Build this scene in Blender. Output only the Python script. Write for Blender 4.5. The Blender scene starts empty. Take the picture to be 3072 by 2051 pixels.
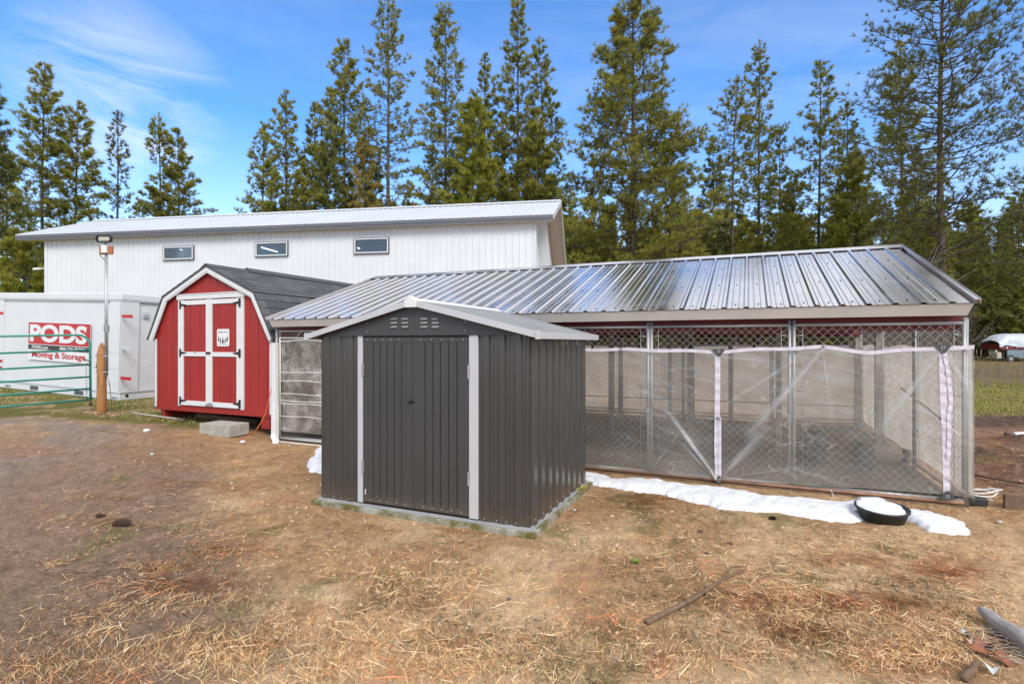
import bpy, bmesh, math, random
import numpy as np
from mathutils import Vector, Matrix, noise as mnoise
random.seed(7); rng = np.random.default_rng(7)
C = bpy.context.scene
R = math.radians
# ------------------------------------------------------------------ camera
F, CX, VH, H = 1615.0, 1536.0, 1030.0, 1.61      # focal length in photo pixels, centre column, horizon row, eye height
cam_d = bpy.data.cameras.new('camera'); cam = bpy.data.objects.new('camera', cam_d); C.collection.objects.link(cam)
cam.location = (0, 0, H); cam.rotation_euler = (R(90), 0, 0)
cam_d.sensor_width = 36; cam_d.lens = 36 * F / 3072; cam_d.shift_y = (VH - 1025.5) / 3072
cam_d.clip_start = 0.05; cam_d.clip_end = 3000
C.camera = cam
# ------------------------------------------------------------------ world, sun, exposure
SUN_EL, SUN_AZ = 42.0, 160.0          # azimuth measured clockwise from +Y (behind and right of the camera)
w = bpy.data.worlds.new('World'); C.world = w; w.use_nodes = True
nt = w.node_tree; nt.nodes.clear(); L = nt.links
out = nt.nodes.new('ShaderNodeOutputWorld'); bg = nt.nodes.new('ShaderNodeBackground')
sky = nt.nodes.new('ShaderNodeTexSky'); sky.sky_type = 'NISHITA'; sky.sun_disc = False
sky.sun_elevation = R(SUN_EL); sky.sun_rotation = R(SUN_AZ); sky.altitude = 700; sky.air_density = 1.0; sky.dust_density = 0.6; sky.ozone_density = 2.2
bg.inputs['Strength'].default_value = 0.15
tc = nt.nodes.new('ShaderNodeTexCoord')
sep = nt.nodes.new('ShaderNodeSeparateXYZ'); L.new(tc.outputs['Generated'], sep.inputs[0])
def wmath(op, a, b=None, clamp=False):
    n = nt.nodes.new('ShaderNodeMath'); n.operation = op; n.use_clamp = clamp
    for i, x in enumerate((a, b)):
        if x is None: continue
        if isinstance(x, (int, float)): n.inputs[i].default_value = x
        else: L.new(x, n.inputs[i])
    return n.outputs[0]
# clouds live on a plane overhead: direction / height
zc = wmath('MAXIMUM', sep.outputs['Z'], 0.02); zc = wmath('ADD', zc, 0.12)
cx_ = wmath('DIVIDE', sep.outputs['X'], zc); cy_ = wmath('DIVIDE', sep.outputs['Y'], zc)
comb = nt.nodes.new('ShaderNodeCombineXYZ'); L.new(cx_, comb.inputs[0]); L.new(wmath('MULTIPLY', cy_, 1.6), comb.inputs[1])
def wnoise(scale, detail, rough, vec, dist=0.0):
    n = nt.nodes.new('ShaderNodeTexNoise'); n.inputs['Scale'].default_value = scale; n.inputs['Detail'].default_value = detail
    n.inputs['Roughness'].default_value = rough; n.inputs['Distortion'].default_value = dist; L.new(vec, n.inputs['Vector']); return n.outputs['Fac']
mapn = nt.nodes.new('ShaderNodeMapping'); mapn.inputs['Location'].default_value = (3.1, 5.2, 0); mapn.inputs['Scale'].default_value = (0.55, 0.9, 1); L.new(comb.outputs[0], mapn.inputs[0])
m4 = nt.nodes.new('ShaderNodeMapping'); m4.inputs['Scale'].default_value = (1.2, 1.2, 5.0); L.new(tc.outputs['Generated'], m4.inputs[0]); n4 = wnoise(2.6, 7, 0.62, m4.outputs[0], 0.8)
n1 = wnoise(1.0, 6, 0.5, mapn.outputs[0], 0.5)
n2 = wnoise(0.35, 3, 0.5, mapn.outputs[0])
cl = wmath('MULTIPLY', wmath('MULTIPLY', wmath('SUBTRACT', wmath('ADD', n1, wmath('MULTIPLY', n2, 0.7)), 0.74), 2.4, True), wmath('MULTIPLY', wmath('SUBTRACT', n4, 0.30), 3.0, True))
# the low white bank near the horizon
hz = wmath('MULTIPLY', wmath('SUBTRACT', 0.30, sep.outputs['Z']), 2.6, True)
n3 = wnoise(2.4, 5, 0.6, tc.outputs['Generated'])
bank = wmath('MULTIPLY', hz, wmath('MULTIPLY', wmath('SUBTRACT', n3, 0.33), 4.2, True))
bank = wmath('MAXIMUM', bank, wmath('MULTIPLY', wmath('MULTIPLY', wmath('SUBTRACT', 0.36, sep.outputs['Z']), 3.2, True), 0.42))
# a soft bright patch high on the left
def patch(d, size):
    v = Vector(d).normalized(); dn = nt.nodes.new('ShaderNodeVectorMath'); dn.operation = 'DOT_PRODUCT'
    nn = nt.nodes.new('ShaderNodeVectorMath'); nn.operation = 'NORMALIZE'; L.new(tc.outputs['Generated'], nn.inputs[0])
    L.new(nn.outputs[0], dn.inputs[0]); dn.inputs[1].default_value = v
    return wmath('MULTIPLY', wmath('SUBTRACT', dn.outputs['Value'], math.cos(size)), 1 / (1 - math.cos(size)), True)
p1 = wmath('MULTIPLY', patch((-0.72, 1, 0.44), R(9)), wmath('MULTIPLY', wmath('SUBTRACT', n4, 0.38), 3.0, True))
p1 = wmath('MULTIPLY', p1, 0.80, True)
# broken cloud deck added out of view, above and behind, to neutralise fill and reflections
nv = nt.nodes.new('ShaderNodeVectorMath'); nv.operation = 'NORMALIZE'; L.new(tc.outputs['Generated'], nv.inputs[0]); s2 = nt.nodes.new('ShaderNodeSeparateXYZ'); L.new(nv.outputs[0], s2.inputs[0])
up = wmath('MULTIPLY', wmath('SUBTRACT', wmath('SUBTRACT', s2.outputs['Z'], wmath('MULTIPLY', wmath('ABSOLUTE', s2.outputs['Y']), 0.632)), 0.0), 22.0, True); back = wmath('MULTIPLY', wmath('SUBTRACT', -0.05, s2.outputs['Y']), 4.0, True)
deck = wmath('MAXIMUM', wmath('MULTIPLY', up, wmath('MULTIPLY', wmath('SUBTRACT', n1, 0.10), 2.8, True)), wmath('MULTIPLY', back, wmath('MULTIPLY', wmath('SUBTRACT', n1, 0.22), 2.6, True)))
p1 = wmath('MAXIMUM', p1, wmath('MULTIPLY', deck, 0.85))
tot = wmath('MAXIMUM', wmath('MAXIMUM', wmath('MULTIPLY', cl, 0.22), p1), wmath('MULTIPLY', bank, 0.95))
hs = nt.nodes.new('ShaderNodeHueSaturation'); hs.inputs['Hue'].default_value = 0.505; hs.inputs['Saturation'].default_value = 1.30; hs.inputs['Value'].default_value = 0.98; L.new(sky.outputs[0], hs.inputs['Color'])
mx = nt.nodes.new('ShaderNodeMix'); mx.data_type = 'RGBA'; L.new(tot, mx.inputs[0]); L.new(hs.outputs[0], mx.inputs[6]); mx.inputs[7].default_value = (3.9, 3.95, 4.1, 1)
L.new(mx.outputs[2], bg.inputs['Color']); L.new(bg.outputs[0], out.inputs[0])
sd = bpy.data.lights.new('sun', 'SUN'); sun = bpy.data.objects.new('sun', sd); C.collection.objects.link(sun)
sd.energy = 1.7; sd.angle = R(26); sd.color = (1.0, 0.95, 0.87)
az = R(SUN_AZ); el = R(SUN_EL); sdir = Vector((math.sin(az) * math.cos(el), math.cos(az) * math.cos(el), math.sin(el)))
sun.rotation_euler = (-sdir).to_track_quat('-Z', 'Y').to_euler(); sun.location = sdir * 60
C.view_settings.view_transform = 'Standard'; C.view_settings.look = 'None'; C.view_settings.gamma = 1.0; C.view_settings.exposure = 1.0
C.render.engine = 'CYCLES'; C.cycles.max_bounces = 8; C.cycles.transparent_max_bounces = 16

# ------------------------------------------------------------------ helpers
def at(u, v, Y): return Vector(((u - CX) / F * Y, Y, H + (VH - v) / F * Y))
def G(u, v, z=0.0):
    Y = F * (H - z) / (v - VH); return Vector(((u - CX) / F * Y, Y, z))
def link(o, parent=None):
    C.collection.objects.link(o)
    if parent is not None: o.parent = parent
    return o
def tag(o, label=None, cat=None, group=None, kind=None):
    if label: o['label'] = label
    if cat: o['category'] = cat
    if group: o['group'] = group
    if kind: o['kind'] = kind
    return o
def thing(name, label, cat, loc=(0, 0, 0), rot=(0, 0, 0), group=None, kind=None):
    o = bpy.data.objects.new(name, None); o.empty_display_size = 0.2; link(o); o.location = loc; o.rotation_euler = rot
    return tag(o, label, cat, group, kind)
def dup(o, parent=None):
    c = o.copy(); link(c, parent)
    for ch in [x for x in C.collection.objects if x.parent == o]: dup(ch, c)
    return c

class MB:
    def __init__(s): s.v = []; s.f = []; s.m = []
    def add(s, vs, fs, mi=0):
        b = len(s.v); s.v.extend([tuple(v) for v in vs]); s.f.extend([tuple(b + i for i in f) for f in fs]); s.m.extend([mi] * len(fs)); return s
    def box(s, x0, x1, y0, y1, z0, z1, mi=0, M=None):
        vs = [(x, y, z) for z in (z0, z1) for y in (y0, y1) for x in (x0, x1)]
        if M is not None: vs = [M @ Vector(v) for v in vs]
        return s.add(vs, [(0, 2, 3, 1), (4, 5, 7, 6), (0, 1, 5, 4), (2, 6, 7, 3), (0, 4, 6, 2), (1, 3, 7, 5)], mi)
    def beam(s, a, b, wd, ht, mi=0, up=(0, 0, 1)):
        a = Vector(a); b = Vector(b); d = (b - a).normalized(); sd_ = d.cross(Vector(up)).normalized(); u = sd_.cross(d)
        vs = [p + sd_ * (i * wd / 2) + u * (j * ht / 2) for p in (a, b) for j in (-1, 1) for i in (-1, 1)]
        return s.add(vs, [(0, 1, 3, 2), (4, 6, 7, 5), (0, 4, 5, 1), (2, 3, 7, 6), (0, 2, 6, 4), (1, 5, 7, 3)], mi)
    def tube(s, pts, r, n=8, mi=0, cap=True):
        pts = [Vector(p) for p in pts]; rs = r if isinstance(r, (list, tuple)) else [r] * len(pts); vs = []; fs = []
        ref = None
        for i, p in enumerate(pts):
            d = (pts[min(i + 1, len(pts) - 1)] - pts[max(i - 1, 0)]).normalized()
            if ref is None: ref = Vector((0, 0, 1)) if abs(d.z) < 0.9 else Vector((1, 0, 0))
            a = d.cross(ref).normalized(); b = d.cross(a).normalized(); ref = -b if False else ref
            for k in range(n):
                t = 2 * math.pi * k / n; vs.append(p + a * (math.cos(t) * rs[i]) + b * (math.sin(t) * rs[i]))
        for i in range(len(pts) - 1):
            for k in range(n):
                k2 = (k + 1) % n; fs.append((i * n + k, i * n + k2, (i + 1) * n + k2, (i + 1) * n + k))
        if cap: fs.append(tuple(range(n))); fs.append(tuple((len(pts) - 1) * n + k for k in reversed(range(n))))
        return s.add(vs, fs, mi)
    def prism(s, poly, a, b, axis='y', mi=0):
        # poly in the plane orthogonal to axis: (x,z) for y, (x,y) for z, (y,z) for x
        def P(p, t): return {'y': (p[0], t, p[1]), 'z': (p[0], p[1], t), 'x': (t, p[0], p[1])}[axis]
        n = len(poly); vs = [P(p, a) for p in poly] + [P(p, b) for p in poly]
        fs = [tuple(range(n)), tuple(n + i for i in reversed(range(n)))] + [(i, n + i, n + (i + 1) % n, (i + 1) % n) for i in range(n)]
        return s.add(vs, fs, mi)
    def sheet(s, o, ex, ed, en, prof, th=0.002, mi=0):
        # corrugated sheet: profile (x,h) along ex/en, extruded by vector ed
        o = Vector(o); ex = Vector(ex); ed = Vector(ed); en = Vector(en); n = len(prof)
        A = [o + ex * x + en * h for x, h in prof]; B = [p - en * th for p in A]
        vs = A + [p + ed for p in A] + B + [p + ed for p in B]; fs = []
        for i in range(n - 1):
            fs += [(i, i + 1, n + i + 1, n + i), (2 * n + i, 3 * n + i, 3 * n + i + 1, 2 * n + i + 1), (i, 2 * n + i, 2 * n + i + 1, i + 1), (n + i, n + i + 1, 3 * n + i + 1, 3 * n + i)]
        fs += [(0, n, 3 * n, 2 * n), (n - 1, 3 * n - 1, 4 * n - 1, 2 * n - 1)]
        return s.add(vs, fs, mi)
    def build(s, name, mats, parent=None, smooth=False, bevel=0.0):
        me = bpy.data.meshes.new(name); me.from_pydata(s.v, [], s.f)
        if not isinstance(mats, (list, tuple)): mats = [mats]
        for m in mats: me.materials.append(m)
        if len(mats) > 1: me.polygons.foreach_set('material_index', s.m)
        bm = bmesh.new(); bm.from_mesh(me); bmesh.ops.recalc_face_normals(bm, faces=bm.faces); bm.to_mesh(me); bm.free()
        if smooth: me.polygons.foreach_set('use_smooth', [True] * len(me.polygons))
        me.update(); o = bpy.data.objects.new(name, me); link(o, parent)
        if bevel:
            b = o.modifiers.new('b', 'BEVEL'); b.width = bevel; b.segments = 2; b.limit_method = 'ANGLE'
        return o
def npmesh(name, V, Fc, mats, parent=None, smooth=False, midx=None, col=None):
    V = np.asarray(V, dtype=np.float32); Fc = np.asarray(Fc, dtype=np.int32); k = Fc.shape[1]
    me = bpy.data.meshes.new(name); me.vertices.add(len(V)); me.vertices.foreach_set('co', V.ravel())
    me.loops.add(Fc.size); me.loops.foreach_set('vertex_index', Fc.ravel()); me.polygons.add(len(Fc))
    me.polygons.foreach_set('loop_start', np.arange(0, Fc.size, k, dtype=np.int32)); me.polygons.foreach_set('loop_total', np.full(len(Fc), k, dtype=np.int32))
    if not isinstance(mats, (list, tuple)): mats = [mats]
    for m in mats: me.materials.append(m)
    if midx is not None: me.polygons.foreach_set('material_index', np.asarray(midx, dtype=np.int32))
    if smooth: me.polygons.foreach_set('use_smooth', np.ones(len(Fc), dtype=bool))
    me.update(calc_edges=True); me.validate()
    if col is not None:
        a = me.color_attributes.new('tint', 'FLOAT_COLOR', 'POINT'); c4 = np.ones((len(V), 4), dtype=np.float32); c4[:, :3] = col; a.data.foreach_set('color', c4.ravel())
    o = bpy.data.objects.new(name, me); return link(o, parent)

# ------------------------------------------------------------------ materials
def newmat(name):
    m = bpy.data.materials.new(name); m.use_nodes = True; n = m.node_tree; b = n.nodes['Principled BSDF']; return m, n, b
def tex(n, scale, detail=4, rough=0.55, coord='Object', stretch=None, kind='noise'):
    t = n.nodes.new('ShaderNodeTexNoise' if kind == 'noise' else 'ShaderNodeTexVoronoi'); t.inputs['Scale'].default_value = scale
    if kind == 'noise': t.inputs['Detail'].default_value = detail; t.inputs['Roughness'].default_value = rough
    c = n.nodes.new('ShaderNodeTexCoord'); src = c.outputs[coord]
    if stretch:
        mp = n.nodes.new('ShaderNodeMapping'); mp.inputs['Scale'].default_value = stretch; n.links.new(src, mp.inputs[0]); src = mp.outputs[0]
    n.links.new(src, t.inputs['Vector']); return t.outputs['Fac'] if kind == 'noise' else t.outputs['Distance']
def ramp(n, fac, stops):
    r = n.nodes.new('ShaderNodeValToRGB'); n.links.new(fac, r.inputs[0]); e = r.color_ramp.elements
    e[0].position = stops[0][0]; e[0].color = (*stops[0][1], 1); e[1].position = stops[-1][0]; e[1].color = (*stops[-1][1], 1)
    for p, c in stops[1:-1]: x = e.new(p); x.color = (*c, 1)
    return r.outputs[0]
def mixc(n, f, a, b, mode='MIX'):
    m = n.nodes.new('ShaderNodeMix'); m.data_type = 'RGBA'; m.blend_type = mode
    for i, x in ((0, f), (6, a), (7, b)):
        if isinstance(x, (int, float)): m.inputs[i].default_value = x
        elif isinstance(x, tuple): m.inputs[i].default_value = (*x, 1)
        else: n.links.new(x, m.inputs[i])
    return m.outputs[2]
def bump(n, b, h, strength=0.3, dist=0.01):
    k = n.nodes.new('ShaderNodeBump'); k.inputs['Strength'].default_value = strength; k.inputs['Distance'].default_value = dist
    n.links.new(h, k.inputs['Height']); n.links.new(k.outputs[0], b.inputs['Normal'])
def pm(name, col, rough=0.6, metal=0.0, var=0.12, vs=4.0, bmp=0.0, bs=60.0, stretch=None, col2=None, spec=0.5, bstretch=None, dist=0.01, rvar=0.0):
    m, n, b = newmat(name); c2 = col2 or tuple(x * (1 - var) for x in col); c1 = tuple(min(1, x * (1 + var * 0.6)) for x in col) if not col2 else col
    f = tex(n, vs, 5, 0.6, stretch=stretch); n.links.new(ramp(n, f, [(0.3, c1), (0.7, c2)]), b.inputs['Base Color'])
    b.inputs['Roughness'].default_value = rough; b.inputs['Metallic'].default_value = metal; b.inputs['Specular IOR Level'].default_value = spec
    if rvar:
        f2 = tex(n, vs * 1.7, 4, 0.6, stretch=stretch); n.links.new(ramp(n, f2, [(0.3, (rough - rvar,) * 3), (0.7, (rough + rvar,) * 3)]), b.inputs['Roughness'])
    if bmp: bump(n, b, tex(n, bs, 4, 0.6, stretch=bstretch or stretch), bmp, dist)
    return m
M = {}
M['white_steel'] = pm('white_steel', (0.61, 0.63, 0.65), 0.42, 0, 0.05, 1.5, 0.06, 3, spec=0.4)
M['white_roof'] = pm('white_roof', (0.50, 0.53, 0.56), 0.45, 0, 0.06, 0.8, spec=0.4)
M['grey_fascia'] = pm('grey_fascia', (0.115, 0.118, 0.135), 0.5, 0, 0.08, 2)
M['galv'] = pm('galv_roof', (0.78, 0.74, 0.72), 0.15, 1.0, 0.08, 1.2, 0.10, 1.1, stretch=(1, 1, 1), rvar=0.05, dist=0.008)
M['pipe'] = pm('galv_pipe', (0.40, 0.40, 0.40), 0.42, 0.6, 0.15, 8, 0.05, 60)
M['wire'] = pm('galv_wire', (0.42, 0.40, 0.37), 0.5, 0.3, 0.15, 20)
M['cream'] = pm('cream_board', (0.50, 0.47, 0.43), 0.6, 0, 0.08, 3, 0.1, 40)
M['header'] = pm('dark_red_board', (0.15, 0.018, 0.02), 0.6, 0, 0.2, 3, 0.1, 60)
M['shadewood'] = pm('weathered_wood', (0.34, 0.32, 0.29), 0.85, 0, 0.3, 6, 0.3, 50, stretch=(6, 6, 0.6))
M['red'] = pm('red_paint', (0.30, 0.015, 0.012), 0.55, 0, 0.14, 2.5, 0.25, 90, stretch=(1, 1, 0.35), bstretch=(4, 4, 0.3))
M['white_trim'] = pm('white_trim', (0.64, 0.65, 0.65), 0.5, 0, 0.06, 5, 0.1, 80)
M['black_iron'] = pm('black_iron', (0.015, 0.015, 0.016), 0.45, 0.3, 0.2, 10)
M['shed_metal'] = pm('charcoal_steel', (0.078, 0.077, 0.077), 0.24, 0.4, 0.10, 2.5, 0.05, 4, stretch=(1, 1, 0.4), rvar=0.05)
M['shed_door'] = pm('charcoal_door', (0.045, 0.045, 0.045), 0.45, 0.0, 0.10, 2.5, 0.06, 30, rvar=0.05)
M['light_trim'] = pm('light_grey_trim', (0.48, 0.485, 0.50), 0.42, 0.1, 0.07, 4)
M['shed_roof'] = pm('light_roof_steel', (0.30, 0.305, 0.305), 0.35, 0.5, 0.12, 2)
M['dull_trim'] = pm('dull_grey_trim', (0.33, 0.335, 0.34), 0.5, 0.1, 0.2, 6)
M['rail_rust'] = pm('mud_stained_pipe', (0.30, 0.17, 0.11), 0.7, 0.1, 0.4, 9, 0.1, 60)
M['louvre'] = pm('grey_louvre', (0.24, 0.24, 0.24), 0.45, 0.2, 0.1, 4)
M['concrete'] = pm('concrete', (0.36, 0.35, 0.31), 0.9, 0, 0.25, 7, 0.5, 60)
M['post_wood'] = pm('treated_wood', (0.43, 0.20, 0.06), 0.7, 0, 0.35, 5, 0.5, 50, stretch=(5, 5, 0.5), col2=(0.25, 0.11, 0.035))
M['gate_green'] = pm('green_enamel', (0.035, 0.26, 0.20), 0.40, 0, 0.2, 6, 0.03, 80)
M['rust'] = pm('rust', (0.13, 0.055, 0.035), 0.8, 0.2, 0.3, 20, 0.3, 80)
M['steel_dark'] = pm('dull_chain_steel', (0.16, 0.16, 0.17), 0.5, 0.7, 0.2, 30)
M['tarp_back'] = None
M['plastic_black'] = pm('black_rubber', (0.022, 0.026, 0.026), 0.5, 0, 0.25, 8, 0.1, 60)
M['bark'] = pm('pine_bark', (0.105, 0.080, 0.062), 0.9, 0, 0.45, 3, 0.8, 14, stretch=(2, 2, 0.5), dist=0.05)
M['bark_grey'] = pm('bare_branch', (0.22, 0.185, 0.165), 0.9, 0, 0.3, 3)
M['rope'] = pm('white_rope', (0.62, 0.60, 0.56), 0.8, 0, 0.1, 40, 0.3, 200)
M['orange'] = pm('orange_cord', (0.75, 0.16, 0.05), 0.5, 0, 0.1, 10)
M['black_cord'] = pm('black_cord', (0.02, 0.02, 0.022), 0.5, 0, 0.1, 10)
M['sign_red'] = pm('sign_red', (0.45, 0.008, 0.014), 0.4, 0, 0.04, 3)
M['sign_black'] = pm('sign_black', (0.02, 0.02, 0.02), 0.4, 0, 0.1, 3)
M['sign_white'] = pm('sign_white', (0.68, 0.68, 0.69), 0.4, 0, 0.03, 3)
M['silver_tarp'] = pm('silver_tarp', (0.52, 0.56, 0.62), 0.45, 0.1, 0.2, 2, 0.6, 3, dist=0.15)
M['band'] = pm('lilac_webbing', (0.58, 0.54, 0.60), 0.7, 0, 0.06, 9, 0.35, 120, bstretch=(1, 1, 1.5))
M['grey_band'] = pm('reinforced_corner', (0.05, 0.055, 0.055), 0.6, 0, 0.2, 20)
M['lamp_glass'] = pm('lamp_glass', (0.42, 0.40, 0.32), 0.3, 0, 0.05, 30)
M['brick_box'] = pm('cedar_block', (0.38, 0.13, 0.06), 0.7, 0, 0.2, 20)
M['blue_grey'] = pm('blue_grey_panel', (0.16, 0.22, 0.26), 0.6, 0, 0.3, 5)
M['dark_tub'] = pm('dark_blue_tub', (0.015, 0.022, 0.030), 0.55, 0, 0.3, 6)
M['sack'] = pm('pale_sack', (0.45, 0.39, 0.31), 0.8, 0, 0.15, 8, 0.4, 20)
M['grey_log'] = pm('silvered_log', (0.62, 0.60, 0.60), 0.9, 0, 0.4, 3, 1.0, 30, stretch=(2, 2, 12), dist=0.03, col2=(0.26, 0.23, 0.22))
M['stick'] = pm('brown_stick', (0.16, 0.10, 0.06), 0.9, 0, 0.4, 20, 0.6, 80)
M['cone'] = pm('pine_cone', (0.085, 0.05, 0.035), 0.9, 0, 0.3, 60)
M['clod'] = pm('dark_clod', (0.11, 0.07, 0.05), 0.95, 0, 0.4, 20, 0.6, 60)
M['stone'] = pm('pale_stone', (0.42, 0.38, 0.33), 0.85, 0, 0.3, 20, 0.4, 60)
M['yellow_weed'] = pm('yellow_weed', (0.42, 0.36, 0.10), 0.8, 0, 0.3, 20)
M['green_weed'] = pm('green_weed', (0.22, 0.30, 0.04), 0.8, 0, 0.3, 20)

def mat_slab():
    m, n, b = newmat('mossy_concrete'); c = n.nodes.new('ShaderNodeTexCoord'); s = n.nodes.new('ShaderNodeSeparateXYZ'); n.links.new(c.outputs['Object'], s.inputs[0])
    f = tex(n, 5, 5, 0.65); r = ramp(n, f, [(0.38, (0, 0, 0)), (0.60, (1, 1, 1))])
    base = ramp(n, tex(n, 30, 4), [(0.3, (0.40, 0.39, 0.33)), (0.7, (0.27, 0.26, 0.22))])
    moss = ramp(n, tex(n, 60, 4), [(0.3, (0.16, 0.14, 0.03)), (0.7, (0.075, 0.062, 0.014))])
    n.links.new(mixc(n, r, base, moss), b.inputs['Base Color']); b.inputs['Roughness'].default_value = 0.95
    bump(n, b, tex(n, 90, 4), 0.6, 0.01); return m
M['slab'] = mat_slab()
def mat_foil():
    m, n, b = newmat('crinkled_foil')
    n.links.new(ramp(n, tex(n, 3, 3), [(0.35, (0.30, 0.27, 0.24)), (0.6, (0.66, 0.64, 0.62))]), b.inputs['Base Color']); b.inputs['Metallic'].default_value = 1.0; b.inputs['Roughness'].default_value = 0.16
    v = tex(n, 7, 6, 0.72, stretch=(1, 1, 1.5)); f = tex(n, 3.2, 3, 0.6, stretch=(1, 1, 1.6))
    q = n.nodes.new('ShaderNodeMath'); q.operation = 'PINGPONG'; q.inputs[1].default_value = 0.06; n.links.new(v, q.inputs[0])
    a = n.nodes.new('ShaderNodeMath'); a.operation = 'MULTIPLY_ADD'; n.links.new(q.outputs[0], a.inputs[0]); a.inputs[1].default_value = 2.2; n.links.new(f, a.inputs[2]); bump(n, b, a.outputs[0], 1.0, 0.11); return m
M['foil'] = mat_foil()
def mat_poly(name, opac, col, stain=(0.30, 0.22, 0.16), zref=0.35, gloss=0.12, tf=.5):
    m, n, b = newmat(name); nt = n; nt.nodes.remove(b); o = nt.nodes['Material Output']
    tr = nt.nodes.new('ShaderNodeBsdfTransparent'); tr.inputs[0].default_value = (0.97, 0.965, 0.95, 1)
    df = nt.nodes.new('ShaderNodeBsdfDiffuse'); tl = nt.nodes.new('ShaderNodeBsdfTranslucent'); gl = nt.nodes.new('ShaderNodeBsdfGlossy'); gl.inputs['Roughness'].default_value = 0.22
    c = nt.nodes.new('ShaderNodeTexCoord'); s = nt.nodes.new('ShaderNodeSeparateXYZ'); nt.links.new(c.outputs['Object'], s.inputs[0])
    mr = nt.nodes.new('ShaderNodeMapRange'); mr.inputs[1].default_value = 0.0; mr.inputs[2].default_value = zref; mr.inputs[3].default_value = 1; mr.inputs[4].default_value = 0; nt.links.new(s.outputs['Z'], mr.inputs[0])
    fz = nt.nodes.new('ShaderNodeMath'); fz.operation = 'MULTIPLY'; nt.links.new(mr.outputs[0], fz.inputs[0]); nt.links.new(ramp(nt, tex(nt, 3, 5, 0.6), [(0.3, (0.5,) * 3), (0.6, (1.0,) * 3)]), fz.inputs[1])
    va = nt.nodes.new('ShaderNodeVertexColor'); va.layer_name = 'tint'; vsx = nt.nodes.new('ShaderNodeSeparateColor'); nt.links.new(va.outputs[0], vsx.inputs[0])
    colr = mixc(nt, fz.outputs[0], mixc(nt, vsx.outputs[0], col, (0.86, 0.87, 0.88)), stain); nt.links.new(colr, df.inputs[0]); nt.links.new(colr, tl.inputs[0])  # creases turn whiter by the mask, glare put into the colour
    a = nt.nodes.new('ShaderNodeMixShader'); a.inputs[0].default_value = tf; nt.links.new(df.outputs[0], a.inputs[1]); nt.links.new(tl.outputs[0], a.inputs[2])
    cloud = ramp(nt, tex(nt, 2.2, 6, 0.65, stretch=(1, 1, 1.4)), [(0.3, (opac * 0.62,) * 3), (0.7, (min(1, opac * 1.35),) * 3)])
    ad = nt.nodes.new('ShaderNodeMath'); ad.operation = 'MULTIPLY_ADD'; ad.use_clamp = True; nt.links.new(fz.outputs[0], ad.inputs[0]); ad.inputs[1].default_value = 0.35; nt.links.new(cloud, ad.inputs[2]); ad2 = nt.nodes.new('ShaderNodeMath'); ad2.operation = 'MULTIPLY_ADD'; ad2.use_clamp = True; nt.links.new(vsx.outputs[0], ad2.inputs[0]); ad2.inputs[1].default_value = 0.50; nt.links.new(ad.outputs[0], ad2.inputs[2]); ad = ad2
    mxx = nt.nodes.new('ShaderNodeMixShader'); nt.links.new(ad.outputs[0], mxx.inputs[0]); nt.links.new(tr.outputs[0], mxx.inputs[1]); nt.links.new(a.outputs[0], mxx.inputs[2])
    m2 = nt.nodes.new('ShaderNodeMixShader'); nt.links.new(mxx.outputs[0], m2.inputs[1]); nt.links.new(gl.outputs[0], m2.inputs[2])
    fr = nt.nodes.new('ShaderNodeLayerWeight'); fr.inputs[0].default_value = 0.35; fm = nt.nodes.new('ShaderNodeMath'); fm.operation = 'MULTIPLY_ADD'; nt.links.new(fr.outputs['Fresnel'], fm.inputs[0]); fm.inputs[1].default_value = 0.40; fm.inputs[2].default_value = gloss * 0.5
    nt.links.new(fm.outputs[0], m2.inputs[0]); nt.links.new(m2.outputs[0], o.inputs[0])
    k = nt.nodes.new('ShaderNodeBump'); k.inputs['Strength'].default_value = 0.5; k.inputs['Distance'].default_value = 0.03; nt.links.new(tex(nt, 7, 5, 0.6, stretch=(1, 1, 0.6)), k.inputs['Height'])
    for x in (gl, df): nt.links.new(k.outputs[0], x.inputs['Normal'])
    return m
M['poly_front'] = mat_poly('clear_poly', 0.17, (0.84, 0.81, 0.76), gloss=0.06)
M['poly_back'] = mat_poly('dusty_poly', 0.80, (0.97, 0.91, 0.83), zref=0.14, gloss=0.0, tf=.8)
def mat_glass(name):
    m, n, b = newmat(name); n.nodes.remove(b); o = n.nodes['Material Output']; tr = n.nodes.new('ShaderNodeBsdfTransparent'); tr.inputs[0].default_value = (0.8, 0.85, 0.88, 1)
    gl = n.nodes.new('ShaderNodeBsdfGlossy'); gl.inputs['Roughness'].default_value = 0.03; fr = n.nodes.new('ShaderNodeFresnel'); fr.inputs[0].default_value = 1.5
    x = n.nodes.new('ShaderNodeMath'); x.operation = 'MULTIPLY_ADD'; n.links.new(fr.outputs[0], x.inputs[0]); x.inputs[1].default_value = 0.9; x.inputs[2].default_value = 0.02
    s = n.nodes.new('ShaderNodeMixShader'); n.links.new(x.outputs[0], s.inputs[0]); n.links.new(tr.outputs[0], s.inputs[1]); n.links.new(gl.outputs[0], s.inputs[2]); n.links.new(s.outputs[0], o.inputs[0]); return m
M['glass'] = mat_glass('window_glass')
M['room'] = pm('blue_room', (0.15, 0.19, 0.26), 0.8, 0, 0.1, 2)
M['room_dark'] = pm('dark_room', (0.02, 0.022, 0.028), 0.8, 0, 0.5, 3)
def mat_emit(name, col, s):
    m, n, b = newmat(name); b.inputs['Emission Color'].default_value = (*col, 1); b.inputs['Emission Strength'].default_value = s; b.inputs['Base Color'].default_value = (0.8, 0.8, 0.8, 1); return m
M['tube_lit'] = mat_emit('lit_tube', (1, 0.98, 0.92), 1.6)
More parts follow.
